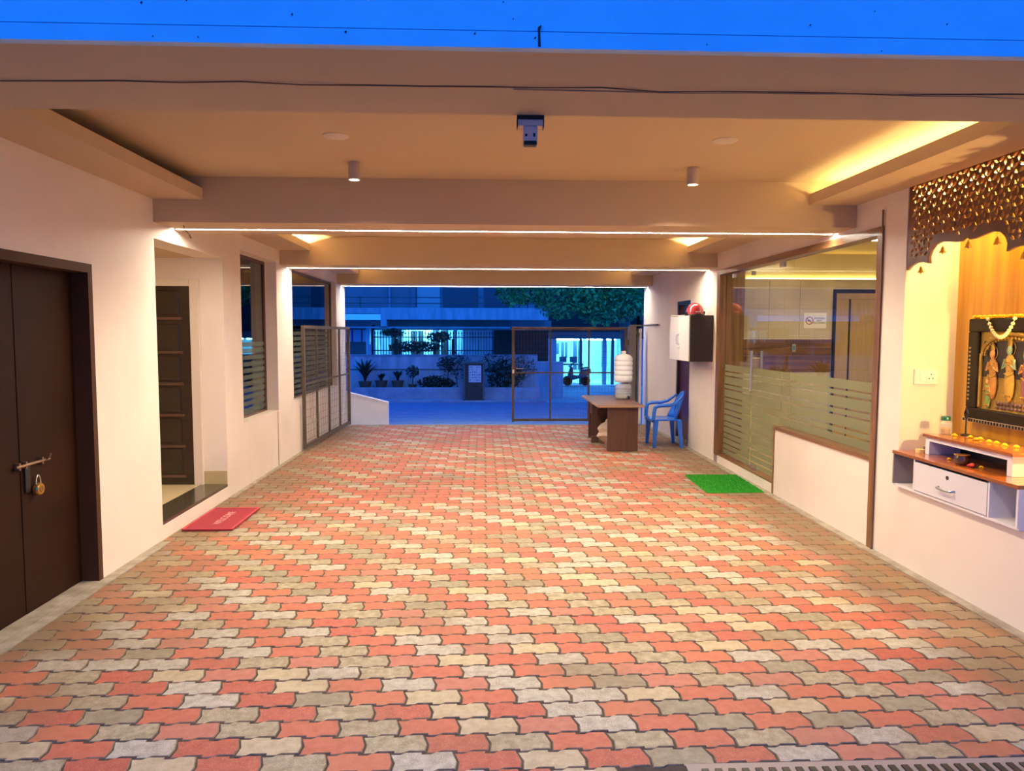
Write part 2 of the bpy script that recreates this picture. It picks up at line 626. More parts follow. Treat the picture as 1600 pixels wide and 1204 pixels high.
# ---- left wall
wl = MB()
X0 = XL - 0.25
wl.box(X0, XL, YF, 3.50, -0.1, ZC)
wl.box(X0, XL, 3.50, 4.75, 2.03, ZC)
wl.box(X0, XL, 4.75, 5.65, -0.1, ZC)
wl.box(X0, XL, 5.65, 7.09, 2.31, ZC)
wl.box(X0, XL, 5.65, 7.09, -0.1, 0.115)
wl.box(X0, XL, 7.09, 7.60, -0.1, ZC)
wl.box(X0, XL, 7.60, 8.89, -0.1, 0.67)
wl.box(X0, XL, 7.60, 8.89, 2.445, ZC)
wl.box(X0, XL, 8.89, 9.60, -0.1, ZC)
wl.box(X0, XL, 9.60, 12.42, -0.1, 0.72)
wl.box(X0, XL, 9.60, 12.42, 2.445, ZC)
wl.box(X0, XL, 12.42, YB, -0.1, ZC)
wall_l = wl.build('wall_left', WALL, loc=(X0, 7.5, 0))
struct(wall_l, 'cream painted side wall with brown door, entrance recess and two windows', 'wall')
B(XL - 0.006, XL + 0.004, 8.835, 8.850, 0, 0.66).build('expansion_joint', mat('joint_brown', (0.22, 0.14, 0.08), 0.8), wall_l)
B(XL - 0.001, XL + 0.012, 9.90, 9.93, 0.0, 0.62).build('conduit', WHITEPL, wall_l)

# entrance recess behind the left wall
rec = thing('wall_recess', (-3.3, 6.4, 0), 'cream walled entrance recess behind the granite step', 'wall', kind='structure')
B(-4.3, -2.73, 7.09, 7.24, 0, 2.5).build('end_wall', WALL, rec)
B(-4.3, -2.73, 5.50, 5.65, 0, 2.5).build('near_wall', WALL, rec)
B(-4.45, -4.3, 5.50, 7.24, 0, 2.5).build('back_wall', WALL, rec)
B(-4.3, -2.73, 5.65, 7.09, 2.31, 2.5).build('recess_ceiling', CEIL, rec)
B(-4.3, -2.72, 5.65, 7.09, 0, 0.14).build('recess_floor', CREAMTILE, rec)
B(-2.73, -2.482, 5.65, 7.09, 0.115, 0.142).build('granite_sill', GRANITE, rec)
B(-2.70, -2.482, 7.078, 7.09, 0.142, 0.27).build('skirting', mat('skirting_tile', (0.50, 0.40, 0.20), 0.3), rec)
lamp = thing('recess_lamp', (-3.02, 6.3, 2.31), 'small round white ceiling lamp inside the entrance recess', 'lamp')
MB().lathe([(0.085, 2.31), (0.085, 2.285), (0.075, 2.272)], (-3.02, 6.3, 0)).build('lamp_body', WHITEPL, lamp, smooth=True)
MB().lathe([(0.07, 2.272), (0.065, 2.262), (0.03, 2.256)], (-3.02, 6.3, 0)).build('diffuser', emis('recess_glow', (1, 0.72, 0.36), 60), lamp)

# ---- right wall
wr = MB()
X1 = XR + 0.25
wr.box(XR, 3.30, YF, 3.74, -0.1, ZC)
wr.box(XR, X1, 3.74, 4.955, -0.1, 0.55)
wr.box(XR, X1, 3.74, 4.955, 2.66, ZC)
wr.box(3.29, 3.40, 3.60, 5.1, -0.1, ZC)
wr.box(XR, 3.30, 4.955, 5.245, -0.1, ZC)
wr.box(XR, X1, 5.245, 9.00, 2.385, ZC)
wr.box(XR, X1, 9.00, 10.19, -0.1, ZC)
wr.box(XR, X1, 10.19, 10.92, 2.08, ZC)
wr.box(XR, X1, 10.92, YB, -0.1, ZC)
wall_r = wr.build('wall_right', WALL, loc=(X1, 7.5, 0))
struct(wall_r, 'cream painted side wall holding shrine niche, glazed front and dark door', 'wall')
B(XR - 0.002, 3.29, 3.74, 4.955, 2.66, 2.70).build('niche_ceiling', WALL, wall_r)
B(XR - 0.006, XR, 3.2, 5.03, 2.733, 2.739).build('shadow_line', mat('line_brown', (0.16, 0.08, 0.04), 0.8), wall_r)
B(XR - 0.006, XR, 9.0, 9.01, 0, 2.36).build('corner_joint', mat('joint_grey', (0.5, 0.42, 0.35), 0.8), wall_r)

# ================================================================== DOORS AND WINDOWS
# ---- brown double door in the left wall
d1 = thing('door_1', (XL, 4.12, 0), 'dark brown double door with bolt and padlock in cream wall', 'door', kind='structure')
fr = MB().box(X0, XL + 0.004, 4.70, 4.75, 0, 2.03).box(X0, XL + 0.004, 3.50, 3.55, 0, 2.03).box(X0, XL + 0.004, 3.55, 4.70, 1.975, 2.03)
fr.build('frame', DOORFRAME, d1)
B(-2.63, -2.585, 4.131, 4.70, 0.008, 1.975).build('door_leaf', DARKDOOR, d1)
leaf = B(-2.63, -2.588, 3.55, 4.127, 0.008, 1.975).build('door_leaf', DARKDOOR, d1)
B(X0, -2.66, 3.5, 4.75, 0, 2.03).build('dark_backing', BLACKISH, d1)
B(-2.66, XL - 0.002, 3.5, 4.75, -0.03, 0.006).build('threshold', CONC, d1)
bolt = MB().tube([(-2.566, 4.06, 0.858), (-2.566, 4.37, 0.858)], 0.009, 8)
for y in (4.09, 4.15, 4.30):
    bolt.box(-2.586, -2.560, y - 0.008, y + 0.008, 0.838, 0.878)
bolt.tube([(-2.566, 4.335, 0.858), (-2.545, 4.335, 0.872), (-2.535, 4.335, 0.895)], 0.006, 6)
bolt.build('slide_bolt', mat('worn_bolt', (0.30, 0.20, 0.12), 0.4, metal=0.8), d1, smooth=True)
B(-2.588, -2.574, 4.155, 4.20, 0.70, 0.86).build('hasp', BLACKISH, d1)
pl = thing('padlock', (-2.55, 4.24, 0.68), 'round brass padlock hanging from the bolt of the brown double door', 'padlock')
MB().lathe([(0.001, -2.575), (0.030, -2.575), (0.036, -2.568), (0.036, -2.548), (0.030, -2.540), (0.001, -2.540)], (0, 4.24, 0.705), 20, 'x').build('body', BRASS, pl, smooth=True)
MB().lathe([(0.001, -2.5405), (0.020, -2.5405), (0.018, -2.537), (0.001, -2.537)], (0, 4.24, 0.705), 16, 'x').build('keyhole_plate', mat('dull_brass', (0.30, 0.19, 0.06), 0.4, metal=0.9), pl, smooth=True)
MB().tube([(-2.557, 4.24 + 0.022 * cos(t), 0.735 + 0.05 * sin(t)) for t in [pi * k / 10 for k in range(11)]], 0.0045, 6).build('shackle', STEEL, pl, smooth=True)

# ---- dark panelled door inside the recess
d2 = thing('door_2', (-3.2, 7.09, 0.14), 'dark wood door with six horizontal panels inside the entrance recess', 'door', kind='structure')
fr = MB().box(-2.785, -2.70, 7.05, 7.12, 0.14, 2.105).box(-3.70, -3.615, 7.05, 7.12, 0.14, 2.105).box(-3.615, -2.785, 7.05, 7.12, 2.04, 2.105)
fr.build('frame', mat('cream_frame', (0.72, 0.62, 0.50), 0.5), d2, bevel=0.004)
B(-3.615, -2.785, 7.062, 7.10, 0.145, 2.04).build('door_leaf', ESPRESSO, d2)
for k, z in enumerate([0.225, 0.515, 0.815, 1.115, 1.415, 1.735]):
    B(-3.53, -2.86, 7.046, 7.064, z - 0.012, z + 0.012).build('rail', ESPRESSO_L, d2, bevel=0.004)
    B(-3.50, -2.89, 7.054, 7.066, z + 0.035, z + 0.265).build('panel', mat('panel_gloss', (0.020, 0.010, 0.005), 0.2, coat=0.6), d2, bevel=0.006)

# ---- two windows in the left wall
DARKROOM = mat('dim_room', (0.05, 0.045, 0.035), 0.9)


def side_window(name, y0, y1, z0, z1, depth, label, bands):
    w = thing(name, (XL - depth, (y0 + y1) / 2, z0), label, 'window', kind='structure')
    gx = XL - depth
    f = MB().box(gx - 0.02, gx + 0.02, y0, y0 + 0.025, z0, z1).box(gx - 0.02, gx + 0.02, y1 - 0.025, y1, z0, z1)
    f.box(gx - 0.02, gx + 0.02, y0 + 0.025, y1 - 0.025, z1 - 0.035, z1).box(gx - 0.02, gx + 0.02, y0 + 0.025, y1 - 0.025, z0, z0 + 0.02)
    f.build('frame', mat('window_wood', (0.13, 0.065, 0.03), 0.5), w)
    B(gx - 0.004, gx + 0.004, y0 + 0.025, y1 - 0.025, z0 + 0.02, z1 - 0.035).build('pane', PANE_L, w)
    z = z0 + 0.05
    while z < bands:
        B(gx + 0.0045, gx + 0.0055, y0 + 0.03, y1 - 0.03, z, z + 0.048).build('frosted_band', FROST_L, w)
        z += 0.073
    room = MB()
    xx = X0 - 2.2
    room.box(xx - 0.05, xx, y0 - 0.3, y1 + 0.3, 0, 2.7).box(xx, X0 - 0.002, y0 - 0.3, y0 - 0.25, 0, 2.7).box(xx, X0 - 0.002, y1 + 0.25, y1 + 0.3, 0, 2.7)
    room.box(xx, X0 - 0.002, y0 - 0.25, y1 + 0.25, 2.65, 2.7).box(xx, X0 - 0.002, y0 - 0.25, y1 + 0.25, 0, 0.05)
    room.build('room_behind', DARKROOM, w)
    return w


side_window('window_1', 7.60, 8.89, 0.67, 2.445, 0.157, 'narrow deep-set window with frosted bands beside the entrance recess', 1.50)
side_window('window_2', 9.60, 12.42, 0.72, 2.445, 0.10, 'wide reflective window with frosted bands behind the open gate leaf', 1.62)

# ---- glazed front in the right wall
GX = XR + 0.075
w3 = thing('window_3', (GX, 7.1, 0), 'wood framed glass shop front with frosted film bands', 'window', kind='structure')
B(XR - 0.012, XR + 0.11, 5.245, 5.315, 0.0, 2.385).build('jamb', TRIMWOOD, w3)
B(XR - 0.012, XR + 0.11, 8.90, 9.00, 0.10, 2.385).build('jamb', TRIMWOOD, w3)
B(XR - 0.012, XR + 0.11, 5.315, 8.90, 2.325, 2.385).build('head', TRIMWOOD_Y, w3)
B(XR - 0.018, XR - 0.012, 5.235, 5.25, 0.0, 2.50).build('upstand_batten', TRIMWOOD, w3)
B(XR, XR + 0.20, 7.145, 8.90, 0.0, 0.10).build('door_kerb', WALL, w3)
B(XR + 0.002, XR + 0.12, 7.145, 8.90, 0.10, 0.112).build('kerb_strip', TRIMWOOD_Y, w3)
B(XR, XR + 0.15, 5.315, 7.12, -0.05, 0.655).build('low_wall', WALL, w3)
B(XR - 0.012, XR + 0.17, 5.315, 7.145, 0.655, 0.685).build('ledge', TRIMWOOD_Y, w3)
B(XR - 0.010, XR + 0.15, 7.12, 7.145, 0.0, 0.655).build('ledge_post', TRIMWOOD, w3)
B(GX - 0.005, GX + 0.005, 7.97, 8.90, 0.115, 2.325).build('pane', PANE, w3)
B(GX - 0.005, GX + 0.005, 5.315, 6.945, 0.685, 2.325).build('pane', PANE, w3)


def film(parent, y0, y1, z0, z1, seed, gx):
    rs = random.Random(seed)
    z = z1
    hs = [0.075, 0.040, 0.085, 0.040, 0.085, 0.040, 0.075, 0.05, 0.065, 0.05, 0.06, 0.05, 0.055, 0.05, 0.05, 0.05, 0.05, 0.05, 0.05]
    k = 0
    while z > z0 + 0.02 and k < len(hs):
        h = hs[k]
        zb = max(z0, z - h)
        B(gx - 0.0072, gx - 0.0062, y0, y1, zb, z).build('frosted_band', FROST, parent)
        z = zb - 0.016
        k += 1


film(w3, 5.33, 6.93, 0.70, 1.23, 1, GX)
film(w3, 7.99, 8.88, 0.13, 1.23, 2, GX)
d3 = thing('door_3', (GX, 7.96, 0.115), 'frameless glass door leaf with steel pull handles in the shop front', 'door', kind='structure')
B(GX - 0.005, GX + 0.005, 7.155, 7.955, 0.12, 2.315).build('pane', PANE, d3)
B(GX - 0.005, GX + 0.005, 6.955, 7.148, 0.685, 2.325).build('pane', PANE, w3)
film(d3, 7.16, 7.945, 0.14, 1.23, 3, GX)
film(w3, 6.965, 7.14, 0.70, 1.23, 4, GX)
for s in (-1, 1):
    x = GX + s * 0.055
    h = MB().tube([(x, 7.86, 0.98), (x, 7.86, 1.42)], 0.014, 10)
    h.build('pull_handle', STEEL, d3, smooth=True)
for z in (1.07, 1.34):
    MB().tube([(GX - 0.055, 7.86, z), (GX + 0.055, 7.86, z)], 0.008, 8).build('handle_spacer', STEEL, d3, smooth=True)
for (y0, y1, z0, z1) in ((7.80, 7.955, 0.12, 0.165), (7.16, 7.26, 2.27, 2.315), (7.985, 8.03, 2.25, 2.295), (8.6, 8.66, 2.27, 2.315)):
    B(GX - 0.016, GX + 0.016, y0, y1, z0, z1).build('patch_fitting', STEEL, d3)

# ---- dark door behind the wall cabinet
d4 = thing('door_4', (XR, 10.55, 0), 'dark maroon service door behind the hanging cabinet', 'door', kind='structure')
MB().box(XR + 0.01, XR + 0.10, 10.19, 10.24, 0.06, 2.08).box(XR + 0.01, XR + 0.10, 10.87, 10.92, 0.06, 2.08).box(XR + 0.01, XR + 0.10, 10.24, 10.87, 2.03, 2.08).build('frame', ESPRESSO, d4)
B(XR + 0.05, XR + 0.09, 10.24, 10.87, 0.07, 1.80).build('door_leaf', mat('maroon_door', (0.075, 0.022, 0.022), 0.35, coat=0.3), d4)
B(XR + 0.06, XR + 0.085, 10.24, 10.87, 1.83, 2.03).build('fanlight', mat('fanlight_glass', (0.05, 0.03, 0.02), 0.15), d4)
B(XR + 0.04, XR + 0.10, 10.24, 10.87, 1.80, 1.83).build('transom', ESPRESSO, d4)
B(XR, XR + 0.25, 10.19, 10.92, -0.05, 0.06).build('threshold', CONC, d4)
B(X1 - 0.02, X1 + 0.02, 10.19, 10.92, 0.06, 2.08).build('dark_backing', BLACKISH, d4)

# ================================================================== LOBBY BEHIND THE GLASS
MARBLE = mat('lobby_marble', (0.62, 0.55, 0.43), 0.25, col2=(0.52, 0.45, 0.33), scale=2.2, coat=0.3, detail=8)
LOBWOOD = wood('lobby_wood', (0.22, 0.10, 0.03), (0.09, 0.035, 0.01), 'x')
LOBWOOD_Z = wood('lobby_wood_upright', (0.30, 0.15, 0.05), (0.16, 0.07, 0.02), 'z')
lob = thing('wall_lobby', (4.2, 9.2, 0.1), 'marble and wood clad end wall of the lift lobby behind glass', 'wall', kind='structure')
B(3.15, 5.8, 9.2, 9.35, 0.1, 2.75).build('wall_core', MARBLE, lob)
# cladding panels with open joints
xs = [3.30, 3.62, 4.02, 4.44]
for a, b in zip(xs, xs[1:]):
    for z0, z1 in ((1.545, 1.92), (1.925, 2.28), (0.10, 1.115)):
        B(a + 0.002, b - 0.002, 9.186, 9.2, z0, z1).build('marble_panel', MARBLE, lob)
for k in range(4):
    z0 = 1.12 + k * 0.105
    B(3.30, 4.44, 9.182, 9.2, z0, z0 + 0.102).build('wood_board', LOBWOOD, lob)
B(3.30, 4.44, 9.178, 9.2, 1.540, 1.547).build('trim_line', WHITEPL, lob)
B(3.152, 3.298, 9.17, 9.2, 0.1, 2.6).build('wood_upright', LOBWOOD_Z, lob)
B(XR + 0.112, X1 + 0.03, 8.97, 8.998, 0.1, 2.38).build('wood_upright', LOBWOOD_Z, lob)
B(3.30, 5.8, 9.17, 9.2, 2.28, 2.30).build('cove_lip', MARBLE, lob)
B(3.15, 5.8, 5.10, 9.2, 2.62, 2.75).build('lobby_ceiling', CEIL, lob)
B(3.15, 5.8, 5.10, 9.2, 0.0, 0.10).build('lobby_floor', CREAMTILE, lob)
B(5.8, 5.95, 5.10, 9.35, 0.0, 2.75).build('lobby_side_wall', MARBLE, lob)
B(3.42, 5.8, 5.00, 5.10, 0.0, 2.75).build('lobby_near_wall', WALL, lob)
lift = thing('lift_door', (4.85, 9.19, 0.1), 'brushed steel lift doors in a dark surround inside the lobby', 'lift')
MB().box(4.45, 4.475, 9.15, 9.185, 0.1, 2.17).box(5.24, 5.30, 9.15, 9.185, 0.1, 2.17).box(4.475, 5.24, 9.15, 9.185, 2.125, 2.17).build('surround', BLACKISH, lift)
B(4.475, 5.24, 9.172, 9.184, 2.05, 2.125).build('header', LIFTSTEEL, lift)
B(4.475, 4.645, 9.165, 9.182, 0.11, 2.045).build('sliding_panel', LIFTSTEEL, lift)
B(4.67, 5.10, 9.165, 9.182, 0.11, 2.045).build('sliding_panel', LIFTSTEEL, lift)
B(4.645, 4.67, 9.176, 9.184, 0.11, 2.06).build('gap', BLACKISH, lift)
B(5.10, 5.24, 9.168, 9.184, 0.11, 2.05).build('side_return', mat('dark_steel', (0.10, 0.10, 0.10), 0.4, metal=0.8), lift)

sign = thing('no_smoking_sign', (4.22, 9.185, 1.68), 'white no smoking notice on the marble wall left of the lift', 'sign')
B(4.075, 4.365, 9.180, 9.1855, 1.68, 1.875).build('plate', mat('sign_white', (0.82, 0.80, 0.78), 0.5), sign)
REDP = mat('sign_red', (0.45, 0.05, 0.04), 0.5)
MB().tube([(4.145 + 0.046 * cos(t), 9.178, 1.775 + 0.046 * sin(t)) for t in [2 * pi * k / 28 for k in range(28)]], 0.0055, 6, True).build('ban_ring', REDP, sign)
MB().tube([(4.145 - 0.032, 9.1775, 1.775 + 0.032), (4.145 + 0.032, 9.1775, 1.775 - 0.032)], 0.005, 6).build('ban_bar', REDP, sign)
B(4.118, 4.165, 9.178, 9.181, 1.768, 1.778).build('cigarette', BLACKPL, sign)


def text(body, size, loc, rot, m, parent, name='lettering', extrude=0.0008, align='CENTER'):
    cu = bpy.data.curves.new(name, 'FONT')
    cu.body = body
    cu.size = size
    cu.extrude = extrude
    cu.align_x = align
    cu.align_y = 'CENTER'
    tmp = bpy.data.objects.new('tmp_text', cu)
    COL.objects.link(tmp)
    dg = bpy.context.evaluated_depsgraph_get()
    dg.update()
    me = bpy.data.meshes.new_from_object(tmp.evaluated_get(dg))
    bpy.data.objects.remove(tmp)
    bpy.data.curves.remove(cu)
    me.name = name
    me.materials.clear()
    me.materials.append(m)
    o = bpy.data.objects.new(name, me)
    COL.objects.link(o)
    o.parent = parent
    o.location = Vector(loc) - wpos(parent)
    o.rotation_euler = rot
    return o


for k, s in enumerate(('SMOKING', 'NOT', 'ALLOWED')):
    text(s, 0.032, (4.275, 9.179, 1.805 - 0.03 * k), (pi / 2, 0, 0), BLACKPL, sign)
sw = thing('lobby_switch', (3.95, 9.18, 1.38), 'small blue lit call button plate on the lobby wood boards', 'switch')
B(3.925, 3.975, 9.170, 9.182, 1.375, 1.475).build('plate', STEEL, sw)
B(3.938, 3.962, 9.166, 9.171, 1.40, 1.45).build('button', mat('blue_button', (0.05, 0.22, 0.5), 0.3), sw)
ll = thing('lobby_lamp', (4.3, 7.4, 2.60), 'square warm ceiling lamp of the lift lobby', 'lamp')
MB().box(4.0, 4.6, 7.1, 7.7, 2.595, 2.62).build('housing', WHITEPL, ll)
B(4.02, 4.58, 7.12, 7.68, 2.590, 2.595).build('diffuser', emis('lobby_glow', (1.0, 0.80, 0.50), 48.0), ll)
cl = thing('lobby_cove_strip', (4.4, 9.13, 2.30), 'yellow cove light strip above the lobby end wall', 'light strip')
B(3.32, 5.78, 9.176, 9.196, 2.302, 2.31).build('strip', emis('lobby_cove_glow', (1.0, 0.72, 0.15), 30.0), cl)

# ================================================================== LAMPS OF THE DRIVEWAY
S_LED = emis('led_strip_glow', LED, 285.0)
for k, (yy, lab) in enumerate(((5.985, 'long white light strip recessed under the nearest inner beam'), (9.42, 'long white light strip under the middle inner beam'), (12.93, 'long white light strip under the farthest beam above the gate'))):
    t = thing('light_strip', (0.2, yy, ZB), lab, 'light strip', 'light strips under the beams')
    MB().box(-2.46, 2.88, yy - 0.018, yy - 0.013, ZB - 0.008, ZB).box(-2.46, 2.88, yy + 0.013, yy + 0.018, ZB - 0.008, ZB).build('channel', WHITEPL, t)
    B(-2.45, 2.87, yy - 0.013, yy + 0.013, ZB - 0.005, ZB - 0.001).build('diffuser', S_LED if k < 2 else emis('led_strip_glow_end', LED, 190.0), t)
S_COVE = emis('cove_glow', COVE, 55.0)
S_COVE2 = emis('cove_glow_bright', (1.0, 0.80, 0.42), 380.0)
for k, (x0, x1, a, b, lab) in enumerate((
        (2.66, 2.69, 2.90, 5.60, 'glowing yellow cove strip above the ledge nearest the shrine'),
        (2.66, 2.69, 6.36, 8.98, 'yellow cove strip above the ledge over the glass front'),
        (-2.30, -2.27, 6.36, 8.98, 'yellow cove strip above the ledge over the entrance recess'),
        (2.66, 2.69, 9.76, 12.46, 'cove strip above the ledge over the blue chair'),
        (-2.30, -2.27, 9.76, 12.46, 'cove strip above the ledge over the open gate leaf'))):
    tag(B(x0, x1, a, b, 2.626, 2.640).build('cove_strip', S_COVE if k == 0 else S_COVE2), lab, 'light strip', 'yellow cove strips')

for (x, y, lab) in ((-0.89, 5.14, 'white cylinder downlight on the ceiling near the inner beam, on the entrance side'),
                    (1.475, 5.19, 'white cylinder downlight on the ceiling near the inner beam, on the shrine side'),
                    (-0.89, 3.40, 'added fill downlight out of view close behind the front beam, on the brown door side'),  # this rear-of-beam pair is added, unseen, to warm the front floor
                    (1.475, 3.40, 'added fill downlight out of view close behind the front beam, on the shrine side')):
    t = thing('downlight', (x, y, ZC), lab, 'downlight', 'cylinder downlights')
    MB().lathe([(0.030, ZC), (0.041, ZC - 0.004), (0.041, ZC - 0.118), (0.036, ZC - 0.120), (0.034, ZC - 0.108), (0.001, ZC - 0.108)], (x, y, 0), 24).build('cylinder', mat('lamp_body', (0.50, 0.42, 0.36), 0.4), t, smooth=True)
    MB().lathe([(0.033, ZC - 0.1075), (0.033, ZC - 0.1125), (0.001, ZC - 0.1125)], (x, y, 0), 20).build('lens', emis('downlight_lens', WARM, 25), t)
    ld = bpy.data.lights.new('downlight_beam', 'SPOT')
    ld.energy = 160 if y > 4 else 110
    ld.color = WARM
    ld.spot_size = radians(140)
    ld.spot_blend = 0.7
    ld.shadow_soft_size = 0.03
    lo = bpy.data.objects.new('downlight_beam', ld)
    COL.objects.link(lo)
    lo.parent = t
    lo.location = (0, 0, -0.125)
for (x, y, lab) in ((-0.88, 4.47, 'flat round blanking plate on the ceiling, left one'), (1.46, 4.46, 'flat round blanking plate on the ceiling, right one')):
    tag(MB().lathe([(0.078, ZC), (0.078, ZC - 0.003), (0.072, ZC - 0.007), (0.001, ZC - 0.008)], (x, y, 0), 32).build('ceiling_plate', mat('plate_paint', (0.66, 0.58, 0.50), 0.5), smooth=True), lab, 'ceiling plate', 'round ceiling plates')

cs = thing('ceiling_sensor', (0.178, 2.86, 2.32), 'small boxy sensor with black nose on a bracket under the front beam', 'sensor')
MB().box(0.128, 0.228, 2.842, 2.882, 2.392, 2.415).build('bracket', mat('bracket_grey', (0.80, 0.62, 0.50), 0.5), cs, bevel=0.002)
MB().box(0.128, 0.228, 2.840, 2.884, 2.415, 2.43).build('mount_plate', BLACKPL, cs)
for x in (0.126, 0.226):
    B(x, x + 0.004, 2.84, 2.884, 2.385, 2.43).build('cheek', BLACKPL, cs)
bd = MB().box(0.150, 0.206, 2.84, 2.886, 2.335, 2.392).build('body', mat('sensor_body', (0.80, 0.62, 0.50), 0.5), cs, bevel=0.006)
B(0.157, 0.166, 2.8385, 2.841, 2.351, 2.360).build('mark', BLACKPL, bd)
B(0.188, 0.196, 2.8385, 2.841, 2.350, 2.363).build('mark', BLACKPL, bd)
MB().box(0.152, 0.204, 2.842, 2.884, 2.320, 2.336).build('nose', BLACKPL, cs, bevel=0.005)

rw = random.Random(5)
path = [(-2.4 + 0.2 * k, 2.52 + rw.uniform(-0.012, 0.012), ZB - 0.002 - max(0, rw.uniform(-0.004, 0.006))) for k in range(27)]
tag(MB().tube(path, 0.0020, 6).build('cable', mat('cable_brown', (0.12, 0.07, 0.045), 0.7), smooth=True), 'thin dark cable sagging along the underside of the front beam', 'cable')
path = [(0.1 + 0.2 * k, 2.545 + rw.uniform(-0.008, 0.008), ZB - 0.002 - max(0, rw.uniform(-0.004, 0.004))) for k in range(14)]
tag(MB().tube(path, 0.002, 6).build('cable', mat('cable_pale', (0.45, 0.34, 0.22), 0.7), smooth=True), 'second paler cable beside the dark one under the front beam', 'cable')
hw = thing('hanging_wire', (-2.30, 5.82, ZB), 'short loose wire hanging from the beam above the entrance recess', 'wire')
MB().tube([(-2.32, 5.80, ZB), (-2.315, 5.81, ZB - 0.03), (-2.28, 5.83, ZB - 0.075)], 0.003, 6).build('lead', mat('cable_brown', (0.1, 0.05, 0.03)), hw)
MB().tube([(-2.285, 5.828, ZB - 0.07), (-2.272, 5.835, ZB - 0.095)], 0.009, 8).build('plug', mat('plug_tan', (0.35, 0.2, 0.1), 0.5), hw)
for (x, y, lab) in ((-0.80, 7.6, 'tiny sprinkler head on the middle bay ceiling, one nearer the entrance'), (1.10, 7.9, 'tiny sprinkler head on the middle bay ceiling, one nearer the glass front')):
    tag(MB().lathe([(0.03, ZC), (0.03, ZC - 0.01), (0.012, ZC - 0.014), (0.012, ZC - 0.04), (0.022, ZC - 0.045), (0.001, ZC - 0.048)], (x, y, 0), 14).build('sprinkler', mat('plate_paint', (0.66, 0.58, 0.5)), smooth=True), lab, 'sprinkler', 'ceiling sprinklers')

# ================================================================== GATES
def gate_leaf(name, x, y, length, height, ang, n_bays, label, lock_side):
    """leaf in its own axes: along +x from the hinge end, then turned by ang about the upright"""
    g = thing(name, (x, y, 0), label, 'gate', 'wire mesh gate leaves', rz=ang)
    t = 0.022
    for xx, nm in ((t, 'stile'), (length - t, 'stile')):
        B(xx - t, xx + t, -t, t, 0.035, height).build(nm, GATESTEEL, g, local=True, bevel=0.003)
    for z in (0.035 + t * 1.6, height - t):
        B(2 * t, length - 2 * t, -t, t, z - t, z + t).build('rail', GATESTEEL, g, local=True, bevel=0.003)
    B(2 * t, length - 2 * t, -0.012, 0.012, 0.90, 0.925).build('middle_rail', GATESTEEL, g, local=True)
    for k in range(1, n_bays):
        xx = length * k / n_bays
        B(xx - 0.014, xx + 0.014, -0.013, 0.013, 0.09, height - 2 * t).build('upright', GATESTEEL, g, local=True)
    w = MB()
    r = 0.0012
    nx = int(length / 0.055)
    for k in range(1, nx):
        xx = length * k / nx
        w.box(xx - r, xx + r, 0.014, 0.018, 0.09, height - 2 * t)
    nz = int(height / 0.105)
    for k in range(1, nz):
        zz = 0.05 + (height - 0.07) * k / nz
        w.box(2 * t, length - 2 * t, 0.0182, 0.0222, zz - r, zz + r)
    m = w.build('wire_mesh', WIRE, g, local=True)
    m['kind'] = 'stuff'
    xl = length - 0.05
    B(xl - 0.03, xl + 0.03, -0.036, -0.022, 0.86, 1.02).build('latch_plate', GATESTEEL, g, local=True)
    MB().tube([(xl - 0.16, -0.03, 0.98), (xl + 0.02, -0.03, 0.98)], 0.008, 8).build('latch_bolt', STEEL, g, local=True, smooth=True)
    for z in (0.25, 1.45):
        MB().lathe([(0.018, z - 0.05), (0.018, z + 0.05)], (-0.016, 0.0, 0), 10).build('hinge', GATESTEEL, g, local=True)
    return g


gate_leaf('gate_leaf', 2.545, 12.90, 2.05, 1.715, pi, 3, 'closed wire mesh gate leaf in front of the street, beside the water cans', 1)
gate_leaf('gate_leaf', -2.315, 12.62, 2.74, 1.705, -pi / 2 - 0.040, 4, 'open wire mesh gate leaf folded back along the window wall', 0)
pl_ = tag(B(0.500, 0.538, 12.8795, 12.866, 0.90, 0.965).build('gate_lock', mat('lock_white', (0.7, 0.68, 0.64), 0.4)), 'small pale padlock on the free edge of the closed gate leaf', 'padlock')
gp = thing('gate_post', (2.68, 12.93, 0), 'grey sheet steel gate post beside the water cans', 'post')
B(2.577, 2.70, 12.88, 12.98, -0.05, 1.73).build('sheet', GREYSHEET, gp)
B(2.715, 2.745, 12.90, 12.96, 0, 1.70).build('upright', GATESTEEL, gp)
B(2.70, 2.715, 12.90, 12.96, 1.60, 1.66).build('bridge', GATESTEEL, gp)
B(2.76, 2.80, 12.88, 12.96, 0, 1.70).build('slide_channel', WHITEPL, gp)
B(2.745, 2.76, 12.90, 12.95, 1.55, 1.62).build('bridge', GATESTEEL, gp)
br = thing('gate_bar', (2.86, 12.4, 1.73), 'dark steel bar fixed along the white wall above the water cans', 'bar')
MB().box(2.83, 2.862, 11.9, 12.97, 1.735, 1.765).build('bar', GREYSHEET, br)
B(2.862, XR, 11.93, 11.97, 1.74, 1.76).build('bracket', STEEL, br)
B(2.60, 2.83, 12.93, 12.97, 1.735, 1.765).build('return_bar', GREYSHEET, br)

